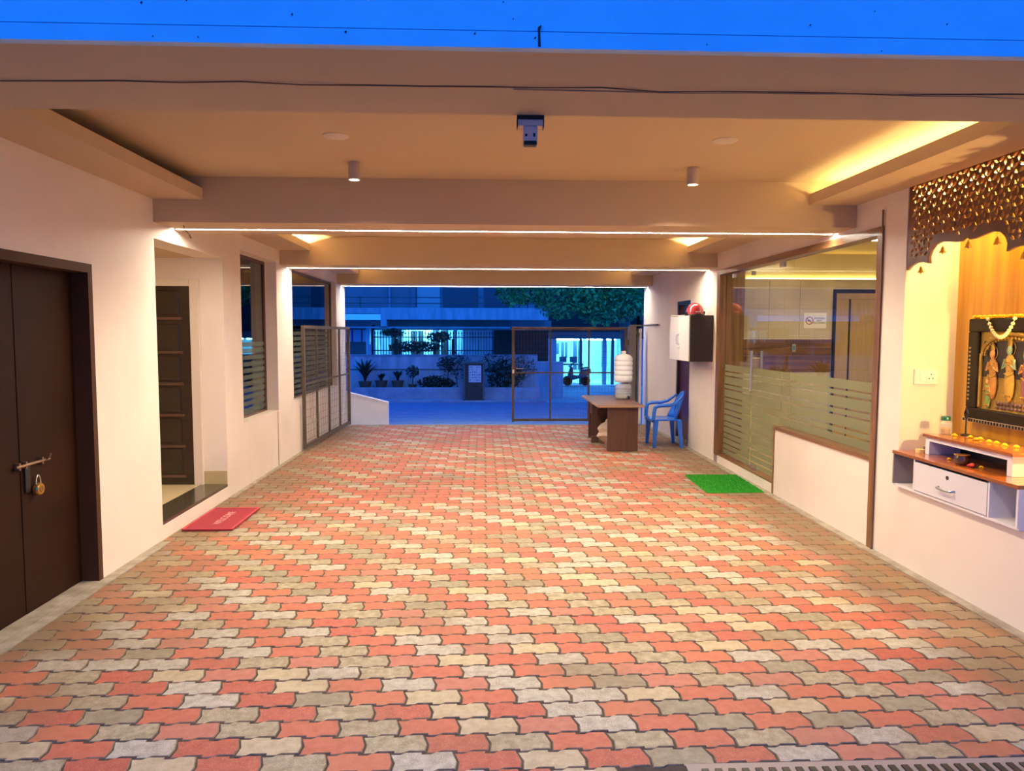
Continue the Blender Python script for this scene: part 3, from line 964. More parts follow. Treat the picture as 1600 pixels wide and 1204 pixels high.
# ================================================================== TABLE, CANS, CHAIR
TW = wood('table_laminate', (0.135, 0.062, 0.034), (0.10, 0.045, 0.026), 'z', rough=0.5, coat=0.0)
TT = wood('table_top_laminate', (0.15, 0.07, 0.042), (0.11, 0.05, 0.03), 'y', rough=0.5, coat=0.0)
tb = thing('table', (1.84, 10.4, 0), 'brown laminate table with panel legs beside the gate', 'table')
B(1.53, 2.15, 9.64, 11.28, 0.622, 0.648).build('top', TT, tb, bevel=0.003)
B(1.528, 2.152, 9.632, 9.64, 0.620, 0.648).build('edge_band', mat('edge_tan', (0.42, 0.26, 0.16), 0.5), tb)
B(1.522, 1.53, 9.632, 11.28, 0.620, 0.648).build('edge_band', mat('edge_tan', (0.42, 0.26, 0.16), 0.5), tb)
B(1.67, 2.085, 9.745, 9.77, 0.012, 0.620).build('leg_panel', TW, tb)
B(1.60, 2.085, 11.05, 11.075, 0.012, 0.620).build('leg_panel', TW, tb)
B(1.60, 1.70, 10.72, 10.745, 0.10, 0.620).build('partition', TW, tb)
B(2.02, 2.04, 9.77, 11.05, 0.20, 0.620).build('modesty_panel', TW, tb)
B(1.62, 2.02, 10.75, 11.05, 0.40, 0.62).build('drawer_box', TW, tb)
for x, y in ((1.69, 9.757), (1.86, 9.757), (2.05, 9.757)):
    B(x - 0.03, x + 0.03, y - 0.016, y + 0.016, 0.0, 0.0125).build('foot_wedge', mat('pale_wood', (0.45, 0.27, 0.13), 0.7), tb)
bk = thing('wood_block', (1.63, 10.68, 0), 'small dark wooden block on the floor under the table', 'block')
B(1.585, 1.69, 10.62, 10.715, 0.0, 0.045).build('lower_board', TW, bk, bevel=0.003)
B(1.59, 1.69, 10.625, 10.715, 0.045, 0.09).build('upper_board', TW, bk, bevel=0.003)
# crumpled sack under the table
sk = MB().ball((1.80, 10.35, 0.20), 0.20, 18, 12, (0.75, 1.1, 1.0))
rs = random.Random(4)
ph = [(rs.uniform(5, 16), rs.uniform(0, 6), rs.uniform(0.006, 0.016)) for _ in range(6)]
sk.v = [(x + sum(a * sin(f * z * 3 + p) for f, p, a in ph), y + sum(a * sin(f * x * 2 + z * 9 + p) for f, p, a in ph), max(0.0, z + sum(a * sin(f * y + p) for f, p, a in ph) * 0.6)) for x, y, z in sk.v]
tag(sk.build('sack', mat('sack_cloth', (0.62, 0.50, 0.36), 0.9, bump=0.4, bscale=80), smooth=True), 'pale crumpled cloth sack stuffed under the table', 'sack')

CANM = mat('can_plastic', (0.82, 0.80, 0.78), 0.22, alpha=0.86, coat=0.4)
CANC = mat('can_clear_plastic', (0.62, 0.62, 0.60), 0.12, alpha=0.45, coat=0.6)
cx, cy = 2.045, 10.62


def can_profile(z0, h, r, rib):
    pr = [(0.001, z0), (r * 0.86, z0), (r * 0.98, z0 + 0.018), (r, z0 + 0.03)]
    n = rib
    z = z0 + 0.045
    st = (h - 0.12) / n
    for k in range(n):
        pr += [(r, z), (r, z + st * 0.55), (r * 0.955, z + st * 0.66), (r * 0.955, z + st * 0.84), (r, z + st * 0.95)]
        z += st
    pr += [(r, z0 + h - 0.07), (r * 0.93, z0 + h - 0.03), (r * 0.62, z0 + h), (r * 0.25, z0 + h + 0.012)]
    return pr


c1 = thing('water_can', (cx, cy, 0.648), 'clear ribbed water can at the bottom of the pair on the table', 'water can')
MB().lathe(can_profile(0.648, 0.235, 0.125, 3), (cx, cy, 0), 28).build('can_body', CANC, c1, smooth=True)
MB().lathe([(0.10, 0.66), (0.118, 0.68), (0.118, 0.76), (0.10, 0.77), (0.001, 0.77)], (cx, cy, 0), 24).build('water', mat('can_water', (0.40, 0.40, 0.38), 0.1), c1, smooth=True)
MB().tube([(cx + 0.05, cy - 0.11, 0.69), (cx + 0.06, cy - 0.16, 0.69), (cx + 0.06, cy - 0.165, 0.66)], 0.012, 8).build('tap', BLACKPL, c1, smooth=True)
c2 = thing('water_can', (cx, cy, 0.895), 'white full water can standing on top of the clear one', 'water can')
MB().lathe(can_profile(0.897, 0.40, 0.135, 4), (cx, cy, 0), 28).build('can_body', CANM, c2, smooth=True)
MB().lathe([(0.034, 1.305), (0.034, 1.345), (0.028, 1.352), (0.001, 1.352)], (cx, cy, 0), 16).build('cap', mat('can_cap', (0.62, 0.55, 0.50), 0.4), c2, smooth=True)

# plastic armchair, facing -x, built round its own origin
BLUE = mat('blue_chair_plastic', (0.015, 0.15, 0.72), 0.28, coat=0.3)
ch = thing('plastic_chair', (2.58, 10.32, 0), 'blue plastic armchair standing against the white wall', 'chair')


def leg(x0, y0, x1, y1, h):
    m = MB()
    vs = []
    for (x, y, z, w) in ((x0, y0, 0, 0.020), (x1, y1, h, 0.034)):
        vs += [(x - w, y - w, z), (x + w, y - w, z), (x + w, y + w, z), (x - w, y + w, z)]
    m.add(vs, [(0, 3, 2, 1), (4, 5, 6, 7), (0, 1, 5, 4), (1, 2, 6, 5), (2, 3, 7, 6), (3, 0, 4, 7)])
    return m


for (a, b, c, d) in ((-0.19, -0.24, -0.165, -0.215), (-0.19, 0.24, -0.165, 0.215), (0.20, -0.23, 0.165, -0.20), (0.20, 0.23, 0.165, 0.20)):
    leg(a, b, c, d, 0.385).build('leg', BLUE, ch, local=True, bevel=0.006)
seat = MB()
gn = 10
vs = []
for i in range(gn + 1):
    for j in range(gn + 1):
        u, v = i / gn, j / gn
        x = -0.225 + 0.42 * u
        y = (-0.235 + 0.47 * v) * (1.0 - 0.10 * u)
        z = 0.405 - 0.020 * sin(pi * v) * sin(pi * min(1, u * 1.1)) - (0.02 * (1 - u * 6) if u < 0.16 else 0)
        vs.append((x, y, z))
fs = [(i * (gn + 1) + j, (i + 1) * (gn + 1) + j, (i + 1) * (gn + 1) + j + 1, i * (gn + 1) + j + 1) for i in range(gn) for j in range(gn)]
seat.add(vs, fs)
so = seat.build('seat', BLUE, ch, local=True, smooth=True)
md = so.modifiers.new('thick', 'SOLIDIFY')
md.thickness = 0.022
# curved back shell with slots
back = MB()
nb, nh = 14, 8
vs, keep = [], []
for j in range(nh + 1):
    v = j / nh
    z = 0.40 + 0.385 * v
    for i in range(nb + 1):
        u = -1 + 2 * i / nb
        half = 0.215 * (1 - 0.30 * v ** 3)
        zz = z - 0.10 * v * abs(u) ** 2.6
        xx = 0.185 + 0.105 * v - 0.075 * u * u * (1 - 0.25 * v)
        vs.append((xx, u * half, zz))
fs = []
for j in range(nh):
    for i in range(nb):
        if 2 <= j <= 5 and i in (3, 5, 8, 10):
            continue
        fs.append((j * (nb + 1) + i, j * (nb + 1) + i + 1, (j + 1) * (nb + 1) + i + 1, (j + 1) * (nb + 1) + i))
back.add(vs, fs)
bo = back.build('backrest', BLUE, ch, local=True, smooth=True)
md = bo.modifiers.new('thick', 'SOLIDIFY')
md.thickness = 0.016
for s in (-1, 1):
    arm = MB()
    P = [(-0.205, s * 0.235, 0.40), (-0.200, s * 0.240, 0.50), (-0.185, s * 0.245, 0.578), (-0.13, s * 0.247, 0.600), (0.02, s * 0.245, 0.605), (0.11, s * 0.232, 0.630), (0.185, s * 0.20, 0.69), (0.225, s * 0.17, 0.73)]
    arm.tube(P, [0.026, 0.026, 0.027, 0.027, 0.025, 0.023, 0.02, 0.016], 10)
    arm.build('armrest', BLUE, ch, local=True, smooth=True)

# ================================================================== CABINET WITH HELMET
cb = thing('wall_cabinet', (2.74, 9.63, 1.25), 'white doored wall cabinet with dark brown sides, hung beside the glass front', 'cabinet')
B(2.605, XR, 9.15, 10.10, 1.25, 1.838).build('carcass', mat('cabinet_brown', (0.030, 0.018, 0.012), 0.4), cb, bevel=0.003)
for (a, b, hy) in ((9.155, 9.622, 9.585), (9.630, 10.095, 9.665)):
    dd = B(2.588, 2.605, a, b, 1.255, 1.833).build('door', mat('cabinet_white', (0.80, 0.75, 0.68), 0.35, coat=0.2), cb, bevel=0.003)
    MB().tube([(2.588, hy, 1.46), (2.566, hy, 1.475), (2.562, hy, 1.53), (2.566, hy, 1.585), (2.588, hy, 1.60)], 0.005, 8).build('handle', STEEL, dd, smooth=True)
    MB().lathe([(0.001, 2.583), (0.009, 2.583), (0.009, 2.589)], (0, hy, 1.42), 12, 'x').build('lock', STEEL, dd)
pp = thing('paper_stack', (2.72, 9.85, 1.838), 'loose white papers lying on the wall cabinet', 'papers')
for k, (dx, dy, a) in enumerate(((0, 0, 0.1), (0.01, 0.03, -0.15), (-0.02, -0.02, 0.35))):
    w_, l_ = 0.10, 0.15
    pts = [(2.72 + dx + x * cos(a) - y * sin(a), 9.85 + dy + x * sin(a) + y * cos(a)) for x, y in ((-w_, -l_), (w_, -l_), (w_, l_), (-w_, l_))]
    MB().prism(pts, 'z', 1.838 + k * 0.006, 1.843 + k * 0.006).build('sheet', mat('paper', (0.8, 0.74, 0.66), 0.8), pp)
hm = thing('helmet', (2.72, 9.36, 1.838), 'red motorcycle helmet with clear visor on top of the wall cabinet', 'helmet')
HR = mat('helmet_red', (0.50, 0.035, 0.05), 0.22, coat=0.6)
sh = MB()
seg, rg = 24, 12
vs, fs = [], []
for i in range(rg + 1):
    t = (pi * 0.60) * i / rg
    for k in range(seg):
        a = 2 * pi * k / seg
        r = sin(t)
        vs.append((2.72 + 0.110 * r * cos(a), 9.36 + 0.130 * r * sin(a), 1.838 + 0.045 + 0.118 * cos(t)))
for i in range(rg):
    for k in range(seg):
        l = (k + 1) % seg
        fs.append((i * seg + k, i * seg + l, (i + 1) * seg + l, (i + 1) * seg + k))
sh.add(vs, fs)
zmin = min(v[2] for v in sh.v)
sh.v = [(x, y, z - (zmin - 1.84) * (1 if z < 1.90 else (2.0 - z) / 0.1)) for x, y, z in sh.v]
ho = sh.build('shell', HR, hm, smooth=True)
B(2.69, 2.75, 9.214, 9.224, 1.878, 1.888).build('badge', mat('badge_white', (0.8, 0.7, 0.65), 0.4), hm)
vz = MB()
vs, fs = [], []
for i in range(7):
    t = 0.15 + 1.05 * i / 6
    for k in range(13):
        a = pi * (0.98 - 0.96 * k / 12) + pi
        vs.append((2.72 + 0.128 * sin(t) * cos(a), 9.36 + 0.150 * sin(t) * sin(a), 1.878 + 0.128 * cos(t)))
for i in range(6):
    for k in range(12):
        fs.append((i * 13 + k, i * 13 + k + 1, (i + 1) * 13 + k + 1, (i + 1) * 13 + k))
vz.add(vs, fs)
vz.build('visor', glass('visor_glass', (0.95, 0.86, 0.84), 1.3), hm, smooth=True)
MB().tube([(2.72 + 0.118 * cos(a), 9.36 + 0.138 * sin(a), 1.848) for a in [2 * pi * k / 24 for k in range(24)]], 0.008, 6, True).build('rim', BLACKPL, hm, smooth=True)
for s in (-1, 1):
    MB().lathe([(0.001, -0.006), (0.02, -0.006), (0.02, 0.006), (0.001, 0.006)], (2.72 + s * 0.118, 9.345, 1.875), 14, 'x').build('visor_pivot', BLACKPL, hm)

# ================================================================== MATS
rm = thing('doormat', (-2.235, 6.255, 0), 'red rubber doormat with raised lettering at the granite step', 'mat')
RMM = mat('red_mat', (0.34, 0.014, 0.034), 0.6, bump=0.5, bscale=220)
B(-2.44, -2.035, 5.89, 6.625, 0.003, 0.016).build('pad', RMM, rm, bevel=0.004)
rim = MB().box(-2.44, -2.035, 5.89, 5.905, 0.016, 0.021).box(-2.44, -2.035, 6.61, 6.625, 0.016, 0.021).box(-2.05, -2.035, 5.905, 6.61, 0.016, 0.021).box(-2.44, -2.425, 5.905, 6.61, 0.016, 0.021)
rim.build('raised_border', mat('red_mat_edge', (0.55, 0.06, 0.08), 0.5), rm)
text('WELCOME', 0.088, (-2.225, 6.26, 0.0165), (0, 0, pi / 2), mat('mat_letter', (0.72, 0.36, 0.32), 0.6), rm, 'lettering', 0.0012)
gm = thing('grass_mat', (2.55, 7.64, 0), 'bright green artificial grass mat before the glass door', 'mat')
GRN = mat('turf_green', (0.020, 0.36, 0.012), 0.8, col2=(0.012, 0.24, 0.008), scale=90)
MB().prism([(2.245, 7.175), (2.835, 7.185), (2.865, 8.10), (2.275, 8.085)], 'z', 0.002, 0.010).build('backing', GRN, gm)
bl = MB()
rg_ = random.Random(2)
for k in range(9000):
    u, v = rg_.random(), rg_.random()
    x, y = 2.25 + 0.58 * u + 0.028 * v, 7.18 + 0.91 * v
    a, h = rg_.uniform(0, 6.28), rg_.uniform(0.008, 0.016)
    w_ = 0.0022
    lx, ly = rg_.uniform(-0.006, 0.006), rg_.uniform(-0.006, 0.006)
    bl.add([(x - w_ * cos(a), y - w_ * sin(a), 0.009), (x + w_ * cos(a), y + w_ * sin(a), 0.009), (x + lx, y + ly, 0.009 + h)], [(0, 1, 2)])
b_ = bl.build('turf_blades', GRN, gm)
b_['kind'] = 'stuff'

# ================================================================== SHRINE NICHE
NB = 3.275                     # face of the wood back panel
SHW = wood('shrine_laminate', (0.62, 0.30, 0.014), (0.36, 0.155, 0.008), 'z', rough=0.3, scale=1.6, coat=0.35)
sp = thing('wall_shrine', (NB, 4.345, 0.8), 'vertical grained golden wood back panel of the shrine niche', 'wall', kind='structure')
for k in range(4):
    a = 3.742 + k * 0.303
    B(NB, NB + 0.014, a, min(4.953, a + 0.302), 0.80, 2.655).build('wood_board', SHW, sp)

# carved arch screen: flat board with cut-out leaves
HALF = [(-0.593, 2.040), (-0.557, 2.063), (-0.495, 2.081), (-0.423, 2.080), (-0.352, 2.063), (-0.358, 2.107), (-0.338, 2.146), (-0.299, 2.177), (-0.234, 2.189), (-0.165, 2.181), (-0.094, 2.170), (-0.040, 2.168), (-0.014, 2.182), (0.0, 2.194)]
jc = thing('carved_screen', (XR, 4.345, 2.04), 'carved dark wood arch screen with leaf cut-outs over the shrine', 'screen')


def leaf_pts(c, ang, ln, wd, n=6):
    out = []
    for i in range(2 * n):
        t = i / n
        if t <= 1:
            a, b = -ln / 2 + ln * t, wd / 2 * sin(pi * t)
        else:
            a, b = ln / 2 - ln * (t - 1), -wd / 2 * sin(pi * (t - 1))
        out.append((c[0] + a * cos(ang) - b * sin(ang), c[1] + a * sin(ang) + b * cos(ang)))
    return out


def lower_edge(d):
    d = -abs(d)
    for (a, za), (b, zb) in zip(HALF, HALF[1:]):
        if min(a, b) <= d <= max(a, b):
            return max(za, zb)
    return 2.2


outer = [(d, z) for d, z in HALF] + [(-d, z) for d, z in reversed(HALF[:-1])] + [(0.605, 2.04), (0.605, 2.655), (-0.605, 2.655), (-0.605, 2.035)]
holes = []
pit = 0.104
for r in range(-1, 8):
    for c in range(-7, 8):
        cx_ = c * pit + (pit / 2 if r % 2 else 0)
        cz_ = 2.06 + r * pit * 0.866
        for k in range(6):
            a = pi / 6 + k * pi / 3
            q = (cx_ + 0.0325 * cos(a), cz_ + 0.0325 * sin(a))
            if abs(q[0]) < 0.565 and q[1] < 2.612 and q[1] > lower_edge(q[0]) + 0.045 and abs(q[0]) > 0.0:
                holes.append(leaf_pts(q, a, 0.050, 0.0215))
cu = bpy.data.curves.new('carved_board', 'CURVE')
cu.dimensions = '2D'
cu.fill_mode = 'BOTH'
cu.extrude = 0.009
for poly in [outer] + holes:
    s_ = cu.splines.new('POLY')
    s_.points.add(len(poly) - 1)
    for p_, (a, b) in zip(s_.points, poly):
        p_.co = (a, b, 0, 1)
    s_.use_cyclic_u = True
tmp = bpy.data.objects.new('tmp_curve', cu)
COL.objects.link(tmp)
dg = bpy.context.evaluated_depsgraph_get()
dg.update()
me = bpy.data.meshes.new_from_object(tmp.evaluated_get(dg))
bpy.data.objects.remove(tmp)
bpy.data.curves.remove(cu)
me.name = 'carved_board'
me.materials.clear()
me.materials.append(mat('screen_wood', (0.17, 0.058, 0.022), 0.4, col2=(0.12, 0.038, 0.014), scale=14))
jo = bpy.data.objects.new('carved_board', me)
COL.objects.link(jo)
jo.parent = jc
jo.matrix_local = Matrix(((0, 0, 1, 0.012), (1, 0, 0, 0.0), (0, 1, 0, -2.04), (0, 0, 0, 1)))
B(XR + 0.0, XR + 0.045, 3.742, 4.950, 2.640, 2.66).build('top_batten', mat('screen_wood', (0.085, 0.028, 0.012)), jc)

bell = thing('brass_bell', (XR + 0.012, 4.800, 2.012), 'small brass bell hanging from the first lobe of the carved arch', 'bell', 'bells along the carved arch')
MB().lathe([(0.020, 0.0), (0.0205, 0.003), (0.013, 0.016), (0.0095, 0.032), (0.0035, 0.040), (0.0035, 0.043)], (0, 0, 0), 16).build('bell_cup', BRASS, bell, smooth=True, local=True)
MB().ball((0, 0, -0.003), 0.0055, 8, 6).build('clapper', BRASS, bell, smooth=True, local=True)
MB().tube([(0, 0, 0.042), (0, 0, 0.072)], 0.0015, 5).build('hook', BRASS, bell, local=True)
for (y, z, lab) in ((4.575, 2.118, 'small brass bell hanging under the second lobe of the carved arch'),
                    (4.330, 2.124, 'small brass bell hanging from the middle point of the carved arch'),
                    (4.080, 2.113, 'small brass bell hanging under the lobe past the middle of the carved arch'),
                    (3.868, 2.008, 'small brass bell at the last lobe of the carved arch, by the picture edge')):
    dup(bell, (XR + 0.012, y, z), lab)

# lower shelf unit: top board, two cubbies, a drawer
su = thing('shrine_shelf', (3.08, 4.345, 0.55), 'white wall shelf with wooden top and locked drawer under the shrine', 'shelf')
STOP = wood('shelf_top_wood', (0.42, 0.13, 0.030), (0.26, 0.07, 0.015), 'y', rough=0.18, coat=0.6)
SF = XR - 0.035
B(SF - 0.012, NB, 3.745, 4.950, 0.775, 0.797).build('top_board', STOP, su, bevel=0.002)
B(SF + 0.004, NB, 3.745, 4.950, 0.550, 0.566).build('bottom_board', WHITELAM, su)
B(SF - 0.006, 3.2, 4.936, 4.950, 0.566, 0.775).build('side_panel', mat('shelf_side', (0.30, 0.24, 0.22), 0.5), su)
B(SF - 0.006, 3.2, 3.745, 3.760, 0.566, 0.775).build('side_panel', WHITELAM, su)
for y in (4.698, 3.976):
    B(SF, 3.2, y, y + 0.014, 0.566, 0.775).build('divider', WHITELAM, su)
B(3.18, 3.2, 3.76, 4.936, 0.566, 0.775).build('back_board', WHITELAM, su)
dw = B(SF - 0.002, SF + 0.016, 3.994, 4.694, 0.570, 0.758).build('drawer', mat('drawer_white', (0.72, 0.70, 0.72), 0.3, coat=0.2), su, bevel=0.002)
MB().tube([(SF - 0.002, 4.435, 0.648), (SF - 0.024, 4.425, 0.642), (SF - 0.026, 4.355, 0.636), (SF - 0.024, 4.285, 0.642), (SF - 0.002, 4.275, 0.648)], 0.006, 8).build('handle', STEEL, dw, smooth=True)
MB().lathe([(0.001, SF - 0.005), (0.013, SF - 0.005), (0.013, SF - 0.001)], (0, 4.352, 0.717), 14, 'x').build('lock', mat('lock_dark', (0.06, 0.055, 0.05), 0.3, metal=0.7), dw)
# raised step
ss = thing('shrine_step', (3.12, 4.38, 0.797), 'white raised step with glossy wooden top standing on the shrine shelf', 'step')
SX = 2.985
B(SX - 0.014, NB - 0.002, 3.955, 4.80, 0.915, 0.934).build('top_board', STOP, ss, bevel=0.002)
for a, b in ((4.742, 4.784), (3.970, 4.012)):
    B(SX, NB - 0.004, a, b, 0.798, 0.915).build('side', WHITELAM, ss)
B(SX, SX + 0.018, 4.012, 4.742, 0.888, 0.915).build('front_rail', WHITELAM, ss)
B(3.20, 3.21, 4.012, 4.742, 0.798, 0.915).build('back_board', BLACKISH, ss)

# framed picture: raised gilt figures under an arch
FRM = mat('picture_frame', (0.009, 0.004, 0.002), 0.45, spec=0.2)
GOLD = mat('gilt', (0.40, 0.25, 0.045), 0.35, metal=0.65, bump=0.7, bscale=130)
pc = thing('framed_picture', (3.25, 4.345, 1.03), 'dark framed gilt relief picture of robed figures, leaning on the shrine back panel', 'picture')
px = NB - 0.030
yc, zc = 4.345, 1.37
hw_, hh_ = 0.405, 0.335
for (a, b, c, d) in ((-hw_, hw_, hh_ - 0.085, hh_), (-hw_, hw_, -hh_, -hh_ + 0.085), (-hw_, -hw_ + 0.100, -hh_ + 0.085, hh_ - 0.085), (hw_ - 0.100, hw_, -hh_ + 0.085, hh_ - 0.085)):
    B(px - 0.022, NB - 0.002, yc + a, yc + b, zc + c, zc + d).build('frame_side', FRM, pc, bevel=0.008)
B(px - 0.034, px - 0.020, yc - hw_, yc + hw_, zc - hh_ - 0.006, zc - hh_ + 0.016).build('silver_lip', mat('silver_bead', (0.5, 0.42, 0.34), 0.35, metal=0.8), pc)
for k in range(30):
    y = yc - 0.39 + k * 0.0268
    B(px - 0.037, px - 0.033, y, y + 0.013, zc - hh_ - 0.004, zc - hh_ + 0.013).build('bead', FRM, pc)
for k in range(14):
    z = zc - 0.20 + k * 0.026
    B(px - 0.025, px - 0.021, yc + hw_ - 0.035, yc + hw_ - 0.018, z, z + 0.012).build('bead', mat('bead_tan', (0.30, 0.20, 0.12), 0.4, metal=0.4), pc)
B(px - 0.002, NB - 0.004, yc - hw_ + 0.09, yc + hw_ - 0.09, zc - hh_ + 0.075, zc + hh_ - 0.075).build('ground', GOLD, pc)
B(px - 0.006, px - 0.0015, yc - 0.23, yc + 0.27, zc - 0.04, zc + 0.19).build('dark_arch', mat('arch_black', (0.02, 0.012, 0.01), 0.5), pc, bevel=0.002)
arch = [(px - 0.010, yc + 0.27 * cos(t), zc + 0.10 + 0.135 * sin(t)) for t in [pi * k / 18 for k in range(19)]]
MB().tube(arch, 0.014, 8).build('gilt_arch', GOLD, pc, smooth=True)
for k in range(25):
    t = pi * k / 24
    MB().ball((px - 0.020, yc + 0.235 * cos(t), zc + 0.10 + 0.112 * sin(t)), 0.008, 6, 5).build('gilt_stud', GOLD, pc, smooth=True)
for y in (yc + 0.285, yc - 0.285):
    MB().tube([(px - 0.008, y, zc - 0.24), (px - 0.008, y, zc + 0.11)], 0.012, 8).build('gilt_column', GOLD, pc, smooth=True)


def robed(y, z0, h, robe, skin, kneel=False):
    m = MB()
    wdt = h * 0.125
    m.mi = 2
    m.tube([(px - 0.008, y + h * 0.105 * cos(t), z0 + h * 0.86 + h * 0.12 * sin(t)) for t in [2 * pi * q / 16 for q in range(16)]], 0.0035, 6, True)
    for q in range(5):
        m.ball((px - 0.024, y + wdt * (0.5 - 0.25 * q), z0 + h * (0.66 - 0.035 * (2 - abs(q - 2)))), 0.005, 6, 5)
        m.ball((px - 0.022, y + wdt * (0.7 - 0.35 * q), z0 + h * 0.08), 0.006, 6, 5)
    m.mi = 0
    m.ball((px - 0.010, y, z0 + h * 0.28), 1, 12, 8, (0.012, wdt * 0.95, h * 0.30))
    m.ball((px - 0.012, y, z0 + h * 0.60), 1, 12, 8, (0.012, wdt * 0.85, h * 0.17))
    m.mi = 2
    m.ball((px - 0.014, y, z0 + h * 0.95), 1, 8, 8, (0.010, wdt * 0.36, h * 0.09))
    m.tube([(px - 0.018, y - wdt * 0.8, z0 + h * 0.44), (px - 0.022, y, z0 + h * 0.40), (px - 0.018, y + wdt * 0.8, z0 + h * 0.44)], 0.005, 6)
    m.mi = 1
    m.ball((px - 0.016, y, z0 + h * 0.83), 1, 10, 8, (0.012, wdt * 0.42, h * 0.085))
    m.tube([(px - 0.014, y - wdt * 0.8, z0 + h * 0.68), (px - 0.018, y - wdt * 1.15, z0 + h * 0.52), (px - 0.02, y - wdt * 0.45, z0 + h * 0.58)], 0.008, 6)
    m.tube([(px - 0.014, y + wdt * 0.8, z0 + h * 0.68), (px - 0.018, y + wdt * 1.15, z0 + h * 0.52), (px - 0.02, y + wdt * 0.45, z0 + h * 0.58)], 0.008, 6)
    o = m.build('relief_figure', [robe, skin, GOLD], pc, smooth=True)
    return o


robed(yc + 0.170, zc - 0.175, 0.34, mat('robe_ochre', (0.48, 0.22, 0.04), 0.4, metal=0.3, bump=0.6, bscale=120), mat('skin_rose', (0.46, 0.22, 0.07), 0.5))
robed(yc + 0.020, zc - 0.175, 0.375, mat('robe_gold', (0.55, 0.33, 0.05), 0.4, metal=0.3, bump=0.6, bscale=120), mat('skin_teal', (0.20, 0.30, 0.20), 0.5))
robed(yc - 0.120, zc - 0.175, 0.33, mat('robe_plum', (0.25, 0.07, 0.11), 0.5, bump=0.5, bscale=120), mat('skin_rose', (0.62, 0.34, 0.14)))
robed(yc + 0.205, zc - 0.235, 0.20, mat('robe_green', (0.16, 0.27, 0.06), 0.5, bump=0.5, bscale=120), mat('skin_rose', (0.62, 0.34, 0.14)))
for k in range(24):
    y, z = yc + 0.12 - (k % 12) * 0.032, zc - 0.225 + (k // 12) * 0.026
    MB().ball((px - 0.006, y, z), 0.016, 8, 5, (0.5, 1, 0.8)).build('stone', mat('stone_dark', (0.12, 0.06, 0.045), 0.5), pc, smooth=True)

# flowers
MAR = mat('marigold', (0.90, 0.50, 0.004), 0.6)


def marigold_mesh(r):
    m = MB()
    for ring, (rr_, hh, n, tilt) in enumerate(((1.0, 0.15, 12, 0.2), (0.8, 0.38, 11, 0.6), (0.55, 0.55, 9, 1.0), (0.25, 0.62, 6, 1.4))):
        for k in range(n):
            a = 2 * pi * k / n + ring * 0.4
            c, s = cos(a), sin(a)
            w_ = 2 * pi * rr_ / n * 0.62
            p0 = (rr_ * 0.35, hh * 0.6)
            p1 = (rr_, hh + 0.12 * tilt)
            pts = []
            for (q, zz, ww) in ((p0[0], p0[1], w_ * 0.5), (p1[0] * 0.85, p1[1], w_), (p1[0], p1[1] - 0.08, w_ * 0.7)):
                for sg in (-1, 1):
                    pts.append((r * (q * c - sg * ww * 0.5 * s), r * (q * s + sg * ww * 0.5 * c), r * zz))
            m.add(pts, [(0, 2, 3, 1), (2, 4, 5, 3)])
    m.ball((0, 0, r * 0.38), r * 0.62, 8, 6, (1, 1, 0.6))
    return m.mesh('marigold', MAR)


MGM = marigold_mesh(0.021)
MGS = marigold_mesh(0.017)
MGL = marigold_mesh(0.029)
rf = random.Random(9)
ORD = ['first', 'second', 'third', 'fourth', 'fifth', 'sixth', 'seventh', 'eighth', 'ninth', 'tenth', 'eleventh', 'twelfth', 'thirteenth']
for k, (x, y) in enumerate(((3.105, 4.665), (3.150, 4.575), (3.120, 4.475), (3.165, 4.50), (3.140, 4.385), (3.145, 4.325), (3.130, 4.235), (3.150, 4.165))):
    o = bpy.data.objects.new('marigold', MGM)
    COL.objects.link(o)
    o.location = (x, y, 0.9345)
    o.rotation_euler = (rf.uniform(-0.1, 0.1), rf.uniform(-0.1, 0.1), rf.uniform(0, 6))
    tag(o, 'yellow marigold head on the shrine step, %s from the glass jar' % ORD[k], 'flower', 'marigolds on the shrine step')
for k in range(13):
    o = bpy.data.objects.new('marigold', MGL)
    COL.objects.link(o)
    o.location = (px - 0.004, 4.715 - k * 0.046 + rf.uniform(-0.006, 0.006), zc + hh_ + 0.001)
    o.rotation_euler = (0, -0.1, rf.uniform(0, 6))
    tag(o, 'yellow marigold on top of the picture frame, %s from the carved screen end' % ORD[k], 'flower', 'marigolds on the picture frame')
gl = thing('garland', (px - 0.04, 4.425, 1.60), 'string of cream flower buds draped from the picture frame', 'garland')
BUD = mat('bud_cream', (0.80, 0.62, 0.34), 0.6)
gpts = []
for k in range(17):
    t = k / 16
    gpts.append((px - 0.036, 4.545 - 0.235 * t, 1.70 - 0.115 * sin(pi * t) ** 0.8))
MB().tube(gpts, 0.002, 5).build('thread', BUD, gl)
for p in gpts:
    MB().ball(p, 0.0115, 8, 6).build('bud', BUD, gl, smooth=True)

for (x, y, c, lab) in ((2.995, 4.545, MGS, 'yellow marigold on the shelf left of the brown pot'), (3.005, 4.255, MGS, 'yellow marigold on the shelf right of the brown pot')):
    o = bpy.data.objects.new('marigold', c)
    COL.objects.link(o)
    o.location = (x, y, 0.7975)
    tag(o, lab, 'flower')
rose = MB()
for k in range(9):
    a = k * 2.4
    rose.ball((2.955 + 0.014 * cos(a) * (k / 9), 4.275 + 0.022 * sin(a) * (k / 9), 0.806 + 0.004 * (k % 3)), 0.012, 7, 5, (1, 1, 0.7))
tag(rose.build('red_flower', mat('rose_red', (0.45, 0.02, 0.02), 0.6), smooth=True), 'crushed red flower beside the brown pot in the shrine', 'flower')
pt = thing('brass_pot', (2.955, 4.36, 0.797), 'small dark brown pot with brass rim in the shrine step opening', 'pot')
MB().lathe([(0.001, 0.797), (0.030, 0.797), (0.042, 0.812), (0.045, 0.835), (0.038, 0.852), (0.036, 0.858)], (2.955, 4.36, 0), 20).build('body', mat('pot_brown', (0.06, 0.022, 0.012), 0.25, coat=0.5), pt, smooth=True)
